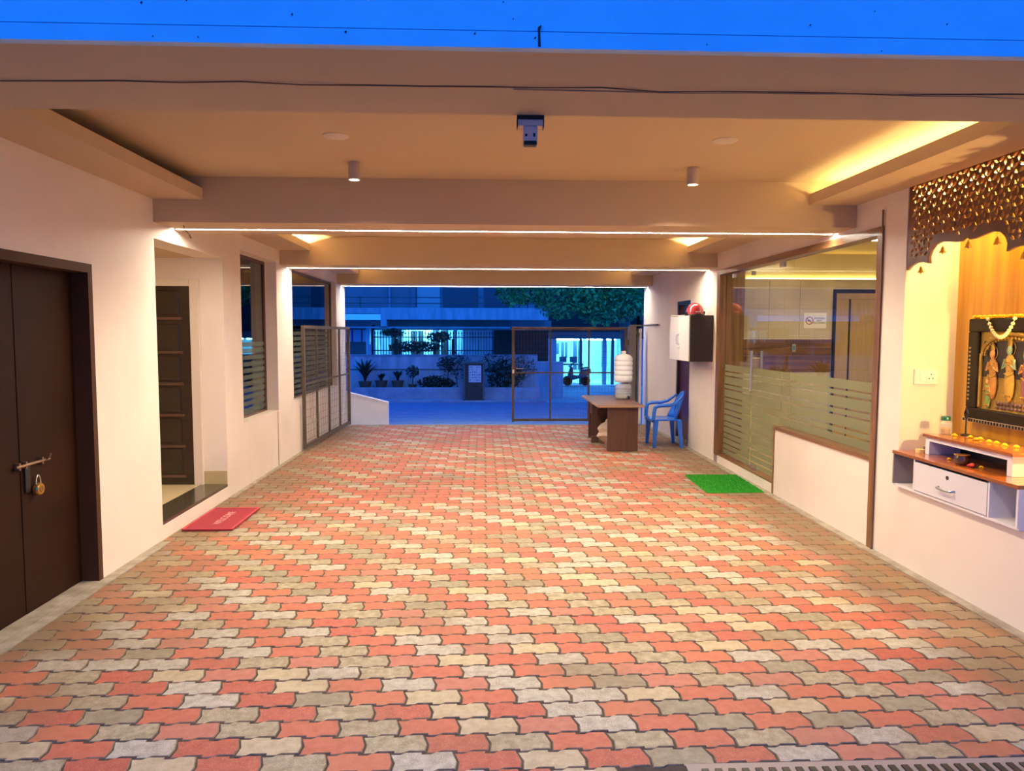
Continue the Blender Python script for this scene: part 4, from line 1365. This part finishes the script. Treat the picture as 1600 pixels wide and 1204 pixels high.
MB().lathe([(0.034, 0.857), (0.044, 0.859), (0.045, 0.863), (0.030, 0.862), (0.001, 0.858)], (2.955, 4.36, 0), 20).build('rim', BRASS, pt, smooth=True)
jr = thing('glass_jar', (3.10, 4.755, 0.934), 'clear glass jar with dark green lid on the shrine step', 'jar')
MB().lathe([(0.001, 0.935), (0.036, 0.935), (0.042, 0.945), (0.042, 1.000), (0.036, 1.016), (0.026, 1.022), (0.026, 1.030)], (3.10, 4.755, 0), 20).build('body', mat('jar_glass', (0.72, 0.74, 0.66), 0.05, alpha=0.22, coat=0.6), jr, smooth=True)
MB().lathe([(0.029, 1.028), (0.029, 1.050), (0.024, 1.056), (0.001, 1.056)], (3.10, 4.755, 0), 18).build('lid', mat('lid_green', (0.01, 0.10, 0.05), 0.35), jr, smooth=True)
MB().lathe([(0.001, 0.938), (0.028, 0.938), (0.030, 0.97), (0.018, 0.985), (0.001, 0.985)], (3.10, 4.755, 0), 16).build('contents', mat('jar_amber', (0.45, 0.24, 0.07), 0.3, metal=0.4), jr, smooth=True)
ih = thing('incense_holder', (3.195, 4.69, 0.934), 'slim dark stand with leaf shaped top on the shrine step', 'incense holder')
MB().lathe([(0.001, 0.935), (0.030, 0.935), (0.030, 0.940), (0.008, 0.946), (0.006, 0.950)], (3.195, 4.69, 0), 16).build('foot', BLACKISH, ih, smooth=True)
MB().tube([(3.195, 4.69, 0.948), (3.195, 4.69, 1.05)], [0.006, 0.0045], 8).build('stem', BLACKISH, ih, smooth=True)
lf = leaf_pts((4.69, 1.078), pi / 2, 0.068, 0.036, 8)
ring = [(3.195, a, b) for a, b in lf]
MB().tube(ring, 0.005, 6, True).build('leaf_ring', BLACKISH, ih, smooth=True)
tl = thing('tea_light', (2.985, 4.84, 0.797), 'round yellow tea light at the end of the shrine shelf', 'candle')
MB().lathe([(0.001, 0.797), (0.028, 0.797), (0.029, 0.818), (0.027, 0.819), (0.001, 0.816)], (2.985, 4.84, 0), 20).build('wax', mat('wax_yellow', (0.75, 0.55, 0.22), 0.5), tl, smooth=True)
MB().tube([(2.985, 4.84, 0.816), (2.986, 4.84, 0.826)], 0.0012, 5).build('wick', BLACKISH, tl)
mb = thing('match_box', (3.03, 4.85, 0.797), 'small brown matchbox behind the tea light', 'matchbox')
B(3.022, 3.040, 4.82, 4.87, 0.797, 0.832).build('sleeve', mat('match_brown', (0.22, 0.09, 0.05), 0.6), mb)
B(3.024, 3.038, 4.816, 4.8725, 0.799, 0.830).build('tray', mat('match_tray', (0.5, 0.36, 0.22), 0.7), mb)

# switch board on the niche cheek
so_ = thing('switch_socket', (3.07, 4.955, 1.255), 'white switch and socket plate on the bright niche cheek', 'socket')
B(2.985, 3.155, 4.943, 4.955, 1.255, 1.362).build('plate', WHITEPL, so_, bevel=0.004)
B(3.025, 3.062, 4.937, 4.944, 1.280, 1.340).build('switch', mat('switch_white', (0.84, 0.82, 0.78), 0.3), so_, bevel=0.002)
sk_ = B(3.072, 3.130, 4.939, 4.944, 1.278, 1.342).build('socket_face', mat('switch_white', (0.84, 0.82, 0.78)), so_, bevel=0.002)
for (x, z) in ((3.101, 1.325), (3.088, 1.297), (3.114, 1.297)):
    MB().lathe([(0.001, 4.9375), (0.0045, 4.9375), (0.0045, 4.940)], (x, 0, z), 10, 'y').build('pin_hole', BLACKPL, sk_)

# shrine lamps: strip behind the screen, plus an unseen fill bulb added on the near cheek
st = thing('shrine_strip', (3.03, 4.345, 2.655), 'warm light strip hidden behind the top of the carved screen', 'light strip')
B(2.99, 3.02, 3.80, 4.90, 2.648, 2.658).build('channel', WHITEPL, st)
B(2.992, 3.018, 3.81, 4.89, 2.644, 2.648).build('diffuser', emis('shrine_glow', (1.0, 0.68, 0.20), 330.0), st)
bu = thing('shrine_fill_bulb', (3.20, 3.76, 1.36), 'added warm fill bulb, out of view on the near cheek of the shrine niche', 'lamp')
MB().lathe([(0.03, 3.741), (0.03, 3.752), (0.018, 3.757), (0.018, 3.785)], (3.20, 0, 1.36), 16, 'y').build('fill_bulb_holder', WHITEPL, bu, smooth=True)
MB().ball((3.20, 3.812, 1.36), 0.028, 14, 10).build('fill_bulb', emis('fill_bulb_glow', (1.0, 0.66, 0.24), 1800.0), bu, smooth=True)

# ================================================================== STREET
ASPH = mat('asphalt', (0.11, 0.22, 0.42), 0.9, col2=(0.08, 0.17, 0.34), scale=4, bump=0.2, bscale=30)  # dusk blue light is partly put into the asphalt, concrete and plaster colours
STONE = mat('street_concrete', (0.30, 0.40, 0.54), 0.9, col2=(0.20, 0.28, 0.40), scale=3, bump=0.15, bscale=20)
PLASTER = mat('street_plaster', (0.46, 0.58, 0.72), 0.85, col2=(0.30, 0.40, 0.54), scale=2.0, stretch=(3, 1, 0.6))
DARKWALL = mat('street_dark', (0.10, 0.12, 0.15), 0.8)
road = MB().prism([(12.78, -0.16), (12.78, -0.03), (15.0, -0.15), (18.55, -0.15), (18.55, -0.22)], 'x', -14, 16).build('road', ASPH, loc=(0, 15, -0.15))
struct(road, 'asphalt street beyond the gate', 'road')
kerb = MB()
fp = B(-14, 1.6, 18.55, 18.92, -0.22, -0.10).build('footpath', STONE, loc=(-6, 18.7, -0.1))
struct(fp, 'narrow concrete footpath on the far side of the street', 'footpath')
gnd = B(-14, 16, 18.92, 40, -0.42, -0.27).build('ground_far', STONE, loc=(0, 28, -0.27))
struct(gnd, 'paved ground around the houses across the street', 'ground')

rmp = thing('ramp_wall', (-2.1, 13.4, -0.16), 'low white wedge shaped wall outside the open gate leaf', 'wall')
MB().prism([(-2.60, -0.15), (-1.745, -0.15), (-1.745, 0.34), (-2.60, 0.555)], 'y', 13.30, 13.42).build('body', mat('ramp_white', (0.78, 0.76, 0.80), 0.7, var=0.08, scale=3), rmp)
MB().prism([(-2.60, 0.555), (-1.745, 0.34), (-1.745, 0.352), (-2.60, 0.567)], 'y', 13.29, 13.43).build('coping', mat('ramp_white', (0.78, 0.76, 0.80)), rmp)

lw_ = thing('wall_compound', (-2.5, 19.7, -0.27), 'weathered compound wall across the street, below the spiked fence', 'wall', kind='structure')
struct(B(-14, 1.45, 18.92, 19.08, -0.27, 0.20).build('planter_wall', STONE), 'low concrete planter wall along the far footpath', 'wall')
struct(B(-14, 1.45, 19.08, 19.69, -0.27, 0.14).build('ground_bed', mat('soil', (0.05, 0.04, 0.03), 0.95)), 'soil bed between planter wall and compound wall', 'ground')
B(-14, 1.45, 19.70, 19.86, -0.27, 1.00).build('wall_body', PLASTER, lw_)
B(-14, 1.45, 19.69, 19.70, 0.615, 0.645).build('ledge', DARKWALL, lw_)
B(-14, 1.45, 19.67, 19.89, 1.00, 1.03).build('coping', STONE, lw_)
B(-3.10, -3.02, 19.68, 19.88, 1.03, 1.30).build('pier', PLASTER, lw_)

fn = thing('spiked_fence', (-1.4, 19.78, 1.03), 'dark spiked iron fence on top of the compound wall', 'fence')
bm_ = MB().box(-0.009, 0.009, -0.009, 0.009, 0, 0.56).prism([(-0.02, 0.56), (0.02, 0.56), (0, 0.66)], 'y', -0.006, 0.006).mesh('bar', BLACKISH)
for k in range(46):
    o = bpy.data.objects.new('bar', bm_)
    COL.objects.link(o)
    o.parent = fn
    o.location = (-3.0 + 0.075 * k + 1.4, 0, 0)
for z in (1.14, 1.50):
    B(-3.02, 0.42, 19.77, 19.79, z - 0.012, z + 0.012).build('rail', BLACKISH, fn)
for x in (-2.36, 0.02 - 0.85):
    B(x - 0.04, x + 0.04, 19.75, 19.81, 1.03, 1.46).build('post', BLACKISH, fn)

mbx = thing('meter_box', (-0.26, 18.74, -0.10), 'dark free-standing meter cabinet with a white notice across the street', 'cabinet')
B(-0.53, 0.015, 18.60, 18.88, -0.10, 0.84).build('body', mat('cabinet_dark', (0.035, 0.035, 0.04), 0.6, var=0.4, scale=8), mbx)
B(-0.57, 0.055, 18.56, 18.90, 0.84, 0.885).build('hood', DARKWALL, mbx)
B(-0.52, -0.48, 18.585, 18.60, -0.08, 0.82).build('side_rail', DARKWALL, mbx)
B(-0.03, 0.01, 18.585, 18.60, -0.08, 0.82).build('side_rail', DARKWALL, mbx)
nb_ = B(-0.385, -0.07, 18.590, 18.60, 0.36, 0.79).build('notice', mat('notice_white', (0.62, 0.68, 0.74), 0.6), mbx)
rn = random.Random(8)
for r in range(6):
    for c in range(5):
        x, z = -0.365 + c * 0.058, 0.735 - r * 0.066
        if rn.random() < 0.85:
            B(x, x + rn.uniform(0.018, 0.045), 18.586, 18.590, z, z + rn.uniform(0.02, 0.036)).build('faded_mark', mat('notice_ink', (0.12, 0.20, 0.34), 0.7), nb_)

# ---- plants
LEAFG = [mat('leaf_teal', (0.07, 0.42, 0.14), 0.6), mat('leaf_dark', (0.03, 0.20, 0.07), 0.6), mat('leaf_light', (0.13, 0.62, 0.20), 0.55)]
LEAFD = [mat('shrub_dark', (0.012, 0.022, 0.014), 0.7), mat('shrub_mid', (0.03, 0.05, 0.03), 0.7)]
PODM = mat('pot_clay', (0.10, 0.07, 0.06), 0.8)


def leaves(m, n, c, rad, size, r, shell=0.35, mats=1, flat=1.0):
    for _ in range(n):
        while True:
            d = Vector((r.uniform(-1, 1), r.uniform(-1, 1), r.uniform(-1, 1)))
            if shell < d.length < 1:
                break
        p = Vector((c[0] + d.x * rad[0], c[1] + d.y * rad[1], c[2] + d.z * rad[2]))
        a = Vector((r.uniform(-1, 1), r.uniform(-1, 1), r.uniform(-1, 0.3))).normalized()
        b = a.cross(Vector((r.uniform(-1, 1), r.uniform(-1, 1), r.uniform(-1, 1)))).normalized()
        s_ = size * r.uniform(0.6, 1.3)
        m.mi = r.randrange(mats)
        m.add([p - a * s_, p + b * s_ * 0.42, p + a * s_, p - b * s_ * 0.42], [(0, 1, 2, 3)])


tr = thing('tree', (3.75, 19.3, -0.27), 'leafy green street tree overhanging the closed gate leaf', 'tree')
rt_ = random.Random(21)
MB().tube([(3.85, 19.3, -0.27), (3.80, 19.3, 1.0), (3.70, 19.2, 2.2), (3.3, 19.0, 3.2), (2.9, 18.8, 4.4)], [0.17, 0.15, 0.14, 0.11, 0.05], 10).build('trunk', mat('bark', (0.20, 0.18, 0.17), 0.9, bump=0.5, bscale=15), tr, smooth=True)
MB().tube([(3.74, 19.25, 1.8), (3.1, 18.9, 2.7), (2.2, 18.6, 3.2), (1.2, 18.3, 3.4)], [0.11, 0.08, 0.06, 0.03], 8).build('branch', mat('bark', (0.2, 0.18, 0.17)), tr, smooth=True)
cr = MB()
for (c, rad, n) in (((1.05, 18.3, 3.15), (0.80, 0.8, 0.85), 1500), ((1.9, 18.3, 2.75), (0.85, 0.9, 0.80), 1700), ((2.7, 18.5, 3.0), (0.90, 0.9, 0.95), 1800), ((3.6, 18.8, 3.3), (0.9, 0.9, 0.9), 1400), ((2.2, 18.6, 3.9), (1.8, 1.2, 0.8), 2200), ((4.6, 19.2, 3.0), (0.9, 0.9, 1.2), 1100), ((3.55, 18.5, 2.45), (0.75, 0.6, 0.55), 1100), ((2.9, 18.3, 2.25), (0.6, 0.6, 0.45), 800), ((0.75, 18.2, 2.75), (0.5, 0.5, 0.5), 600)):
    leaves(cr, n, c, rad, 0.075, rt_, 0.45, 3)
cr.build('foliage', LEAFG, tr)


def pot_plant(x, y, z0, ph_, pr, h, n, label, palm=False):
    r = random.Random(int(x * 100) + 500)
    t = thing('potted_plant', (x, y, z0), label, 'plant', 'potted plants along the compound wall')
    MB().lathe([(0.001, z0), (pr * 0.72, z0), (pr, z0 + ph_ * 0.9), (pr * 1.08, z0 + ph_ * 0.9), (pr * 1.08, z0 + ph_), (pr * 0.9, z0 + ph_), (0.001, z0 + ph_ * 0.95)], (x, y, 0), 16).build('pot', PODM, t, smooth=True)
    m = MB()
    if palm:
        for k in range(n):
            a, lean = 2 * pi * k / n + r.uniform(-0.2, 0.2), r.uniform(0.25, 0.6)
            L_ = h * r.uniform(0.8, 1.1)
            prev = None
            pts = []
            for q in range(6):
                s_ = q / 5
                d = L_ * s_
                pts.append(Vector((x + cos(a) * d * lean * (0.4 + s_), y + sin(a) * d * lean * (0.4 + s_), z0 + ph_ + d - 0.55 * L_ * lean * s_ ** 2.2)))
            side = Vector((-sin(a), cos(a), 0))
            for q in range(5):
                w0, w1 = 0.045 * sin(pi * (0.15 + 0.8 * q / 5)), 0.045 * sin(pi * (0.15 + 0.8 * (q + 1) / 5))
                m.mi = k % 2
                m.add([pts[q] - side * w0, pts[q] + side * w0, pts[q + 1] + side * w1, pts[q + 1] - side * w1], [(0, 1, 2, 3)])
    else:
        m.tube([(x, y, z0 + ph_ * 0.9), (x + 0.01, y, z0 + ph_ + h * 0.55)], 0.014, 6)
        leaves(m, n, (x, y, z0 + ph_ + h * 0.68), (h * 0.34, h * 0.34, h * 0.32), 0.05, r, 0.2, 2)
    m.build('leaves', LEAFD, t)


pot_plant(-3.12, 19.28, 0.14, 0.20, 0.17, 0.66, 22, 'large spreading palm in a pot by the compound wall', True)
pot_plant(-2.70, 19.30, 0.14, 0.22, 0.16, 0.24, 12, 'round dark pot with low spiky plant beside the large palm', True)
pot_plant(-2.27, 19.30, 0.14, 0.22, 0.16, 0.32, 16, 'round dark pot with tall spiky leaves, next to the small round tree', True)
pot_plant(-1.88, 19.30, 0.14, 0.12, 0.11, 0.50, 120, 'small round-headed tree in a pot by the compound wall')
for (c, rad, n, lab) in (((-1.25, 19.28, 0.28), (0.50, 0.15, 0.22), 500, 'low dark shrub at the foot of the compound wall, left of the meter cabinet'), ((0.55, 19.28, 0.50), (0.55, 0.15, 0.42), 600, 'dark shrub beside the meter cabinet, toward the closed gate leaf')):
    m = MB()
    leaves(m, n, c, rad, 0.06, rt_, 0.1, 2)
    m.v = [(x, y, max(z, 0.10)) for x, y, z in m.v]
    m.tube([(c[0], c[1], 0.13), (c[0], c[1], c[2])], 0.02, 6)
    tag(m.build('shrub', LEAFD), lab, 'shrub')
m = MB()
for (c, rad, n) in (((-0.75, 19.60, 0.75), (0.45, 0.05, 0.38), 420), ((0.35, 19.60, 0.85), (0.5, 0.05, 0.3), 300), ((-1.05, 19.58, 0.80), (0.22, 0.05, 0.20), 200), ((1.0, 19.60, 0.7), (0.4, 0.05, 0.35), 260)):
    leaves(m, n, c, rad, 0.035, rt_, 0.0, 2)
for x in (-1.0, -0.7, -0.3, 0.2, 0.5, 0.9):
    m.tube([(x, 19.60, 0.12), (x + rt_.uniform(-0.1, 0.1), 19.61, 0.6), (x + rt_.uniform(-0.2, 0.2), 19.61, 0.98)], 0.01, 5)
tag(m.build('creeper', LEAFD), 'thin dark creeper climbing the compound wall behind the meter cabinet', 'creeper')

# ---- house across the street
hs = thing('house', (-1.5, 26.0, -0.27), 'two storey house across the street with a lit veranda', 'house')
HP = PLASTER
UP = mat('upper_plaster', (0.22, 0.26, 0.32), 0.8, var=0.2, scale=1.5)
B(-9.0, 2.4, 26.0, 26.2, 2.47, 6.0).build('upper_wall', UP, hs)
B(-2.55, -2.40, 25.9, 26.0, 2.47, 6.0).build('pilaster', UP, hs)
B(-3.35, -3.28, 25.94, 26.0, 2.47, 6.0).build('downpipe', STONE, hs)
B(-5.45, -5.38, 25.94, 26.0, 2.47, 6.0).build('downpipe', STONE, hs)
B(-2.35, -2.02, 25.96, 26.0, 2.5, 4.2).build('upper_window', mat('upper_window_blue', (0.45, 0.5, 0.55), 0.4), hs)
wo = B(-2.02, -1.55, 25.96, 26.0, 2.5, 4.2).build('upper_window', mat('upper_window_blue', (0.45, 0.5, 0.55)), hs)
B(-1.45, -0.2, 25.97, 26.0, 2.5, 4.2).build('upper_window', mat('upper_window_dark', (0.08, 0.10, 0.14), 0.3), hs)
B(0.0, 0.9, 25.97, 26.0, 2.5, 4.2).build('upper_window', mat('upper_window_dark', (0.08, 0.1, 0.14)), hs)
for z in (2.62, 2.82):
    B(-9.0, 2.2, 25.1, 25.13, z - 0.015, z + 0.015).build('balcony_rail', DARKWALL, hs)
for k in range(6):
    x = -8.0 + k * 1.9
    B(x - 0.02, x + 0.02, 25.1, 25.13, 2.47, 2.84).build('balcony_post', DARKWALL, hs)
B(-3.50, 2.2, 25.0, 26.2, 2.07, 2.47).build('balcony_slab', HP, hs)
B(-9.0, -3.50, 25.2, 26.2, 2.28, 2.47).build('balcony_slab', HP, hs)
B(-3.50, -3.30, 25.0, 26.2, 1.80, 2.07).build('slab_return', HP, hs)
B(-9.0, 2.4, 26.0, 26.2, 1.72, 2.07).build('lintel_wall', UP, hs)
B(-9.0, 0.9, 25.0, 25.9, 1.78, 1.83).build('veranda_canopy', STONE, hs)
B(-9.0, -3.9, 26.0, 26.2, -0.27, 1.72).build('ground_wall', DARKWALL, hs)
B(-3.9, 0.5, 27.4, 27.6, -0.27, 2.07).build('veranda_wall', HP, hs)
B(-0.75, 0.30, 26.0, 26.15, -0.27, 1.72).build('side_wall', HP, hs)
B(0.35, 2.3, 26.1, 26.2, -0.27, 1.72).build('dark_doorway', BLACKISH, hs)
B(-3.95, -3.85, 26.0, 27.6, -0.27, 1.9).build('side_wall', HP, hs)
B(-0.75, -0.65, 26.15, 27.6, -0.27, 1.9).build('side_wall', HP, hs)
B(-3.85, -0.75, 26.2, 27.4, 1.90, 2.0).build('veranda_ceiling', HP, hs)
for (a, b, z0, z1) in ((-3.4, -3.05, 0.2, 1.75), (-2.7, -2.25, 0.2, 1.7), (-1.9, -1.35, 0.8, 1.75)):
    wv = B(a, b, 27.35, 27.4, z0, z1).build('window', mat('veranda_window', (0.02, 0.025, 0.03), 0.2), hs)
    B((a + b) / 2 - 0.02, (a + b) / 2 + 0.02, 27.33, 27.35, z0, z1).build('mullion', HP, wv)
for k in range(9):
    x0 = -6.9 + k * 0.33
    B(x0, x0 + 0.28, 25.86, 26.0, 1.30, 1.72).build('awning_strip', mat('awning_blue', (0.30, 0.40, 0.70), 0.7), hs)
B(-4.05, -3.92, 25.3, 25.5, -0.27, 1.78).build('veranda_post', HP, hs)
B(-1.05, -0.93, 25.3, 25.5, -0.27, 1.78).build('veranda_post', HP, hs)
vl = thing('veranda_lamp', (-2.2, 26.9, 1.88), 'tube lamp lighting the veranda of the house across the street', 'lamp')
B(-2.9, -1.5, 26.86, 26.92, 1.86, 1.90).build('batten', WHITEPL, vl)
MB().tube([(-2.88, 26.89, 1.845), (-1.52, 26.89, 1.845)], 0.016, 8).build('tube', emis('veranda_tube', CYAN, 900), vl)
hdg = MB()
leaves(hdg, 900, (-1.95, 20.9, 1.22), (0.80, 0.3, 0.16), 0.05, rt_, 0.0, 2)
leaves(hdg, 420, (-1.3, 21.2, 1.5), (0.35, 0.2, 0.16), 0.05, rt_, 0.0, 2)
leaves(hdg, 300, (-2.6, 21.0, 1.62), (0.35, 0.2, 0.12), 0.05, rt_, 0.0, 2)
for x in (-2.4, -1.9, -1.4):
    hdg.tube([(x, 20.95, -0.27), (x, 20.95, 1.2)], 0.025, 6)
tag(hdg.build('garden_bush', LEAFD), 'dark flat-topped bush silhouetted behind the spiked fence', 'bush')

# ---- open garage beyond the closed gate leaf
ga = thing('garage', (3.9, 27.0, -0.27), 'brightly lit open garage seen through the closed gate leaf', 'garage')
GW = mat('garage_white', (0.70, 0.74, 0.78), 0.6)
B(2.42, 2.62, 26.3, 30.6, -0.27, 1.42).build('side_wall', HP, ga)
B(5.6, 5.8, 26.3, 30.6, -0.27, 1.42).build('side_wall', HP, ga)
B(2.42, 5.8, 30.6, 30.8, -0.27, 1.42).build('back_wall', GW, ga)
B(2.42, 5.85, 26.2, 30.8, 1.42, 1.66).build('roof_slab', DARKWALL, ga)
B(2.45, 5.85, 27.8, 31, 1.66, 6.0).build('upper_storey', mat('upper_dark', (0.04, 0.05, 0.06), 0.8), ga)
B(2.62, 5.6, 26.3, 30.6, -0.27, -0.255).build('garage_floor', GW, ga)
for (x, w_) in ((3.55, 0.09), (4.42, 0.14), (4.72, 0.10)):
    B(x - w_ / 2, x + w_ / 2, 26.6, 26.75, -0.255, 1.42).build('pillar', HP if w_ > 0.1 else DARKWALL, ga)
for (a, b, z0, z1) in ((2.75, 3.15, 0.75, 1.2), (3.25, 3.5, 0.6, 1.25), (3.75, 4.1, 0.1, 1.3), (4.95, 5.15, 0.2, 1.3)):
    wv = B(a, b, 30.54, 30.6, z0, z1).build('window', mat('garage_window', (0.05, 0.10, 0.18), 0.3), ga)
    B((a + b) / 2 - 0.02, (a + b) / 2 + 0.02, 30.52, 30.54, z0, z1).build('mullion', GW, wv)
for k, (x, z) in enumerate(((3.3, 1.40), (4.6, 1.40))):
    t = thing('garage_tube', (x, 28.6, z), ('tube lamp on the garage ceiling, on the meter cabinet side', 'tube lamp on the garage ceiling, on the tree trunk side')[k], 'lamp', 'garage tube lamps')
    B(x - 0.6, x + 0.6, 28.57, 28.63, 1.40, 1.42).build('batten', WHITEPL, t)
    MB().tube([(x - 0.58, 28.6, 1.38), (x + 0.58, 28.6, 1.38)], 0.016, 8).build('tube', emis('garage_tube_glow', CYAN, 600), t)
dk = thing('garage_desk', (3.2, 27.6, -0.255), 'dark desk with two screens in the lit garage', 'desk')
B(2.75, 3.75, 27.4, 27.9, 0.42, 0.47).build('top', DARKWALL, dk)
for x in (2.78, 3.68):
    B(x, x + 0.05, 27.42, 27.88, -0.255, 0.42).build('leg', DARKWALL, dk)
for x in (3.0, 3.4):
    t = B(x - 0.14, x + 0.14, 27.6, 27.64, 0.52, 0.74).build('screen', mat('screen_blue', (0.05, 0.15, 0.35), 0.3), dk)
    B(x - 0.02, x + 0.02, 27.6, 27.64, 0.47, 0.52).build('stand', DARKWALL, t)
mo = thing('scooter', (3.35, 26.2, -0.27), 'parked dark scooter in front of the lit garage', 'scooter')
SCM = mat('scooter_body', (0.05, 0.07, 0.09), 0.3, coat=0.5)
for x in (3.02, 3.66):
    MB().lathe([(0.10, -0.04), (0.17, -0.045), (0.185, 0.0), (0.17, 0.045), (0.10, 0.04), (0.03, 0.03), (0.03, -0.03), (0.10, -0.04)], (x, 26.2, -0.085), 20, 'y').build('wheel', BLACKPL, mo, smooth=True)
MB().prism([(3.00, 0.05), (3.10, 0.38), (3.20, 0.42), (3.22, 0.12), (3.42, 0.10), (3.48, 0.32), (3.84, 0.36), (3.86, 0.22), (3.70, 0.06), (3.2, -0.06)], 'y', 26.12, 26.28).build('body', SCM, mo, bevel=0.02)
MB().prism([(3.45, 0.33), (3.80, 0.37), (3.80, 0.42), (3.46, 0.39)], 'y', 26.11, 26.29).build('seat', BLACKPL, mo, bevel=0.01)
MB().tube([(3.14, 26.2, 0.38), (3.17, 26.2, 0.52)], 0.02, 8).build('steering_stem', SCM, mo)
MB().tube([(3.18, 25.98, 0.54), (3.17, 26.2, 0.52), (3.18, 26.42, 0.54)], 0.014, 8).build('handlebar', BLACKPL, mo)
MB().ball((3.10, 26.2, 0.44), 0.055, 10, 8).build('headlamp', STEEL, mo, smooth=True)
B(1.45, 2.35, 21.5, 21.7, -0.27, 0.78).build('wall_side', PLASTER)
struct(bpy.data.objects['wall_side'], 'low side wall between meter cabinet and lit garage', 'wall')
# far backdrop house mass on the left so the street closes
nh = thing('far_house', (-8.0, 28.0, -0.27), 'dark neighbouring house at the street end behind the open gate leaf', 'house')
B(-14, -9.2, 25.5, 29, -0.27, 6.2).build('wall', UP, nh)
B(-14.2, -9.05, 25.3, 29, 6.2, 6.35).build('roof', DARKWALL, nh)
for z in (0.6, 3.4):
    B(-12.5, -11.3, 25.45, 25.5, z, z + 1.2).build('window', mat('upper_window_dark', (0.08, 0.1, 0.14)), nh)
nr = thing('far_house', (11.0, 27.0, -0.27), 'dark neighbouring house behind the tree', 'house')
B(6.05, 16, 26.0, 30, -0.27, 6.2).build('wall', UP, nr)
B(6.0, 16, 25.8, 30, 6.2, 6.35).build('roof', DARKWALL, nr)
for x in (7.0, 9.5):
    B(x, x + 1.2, 25.95, 26.0, 3.4, 4.6).build('window', mat('upper_window_dark', (0.08, 0.1, 0.14)), nr)
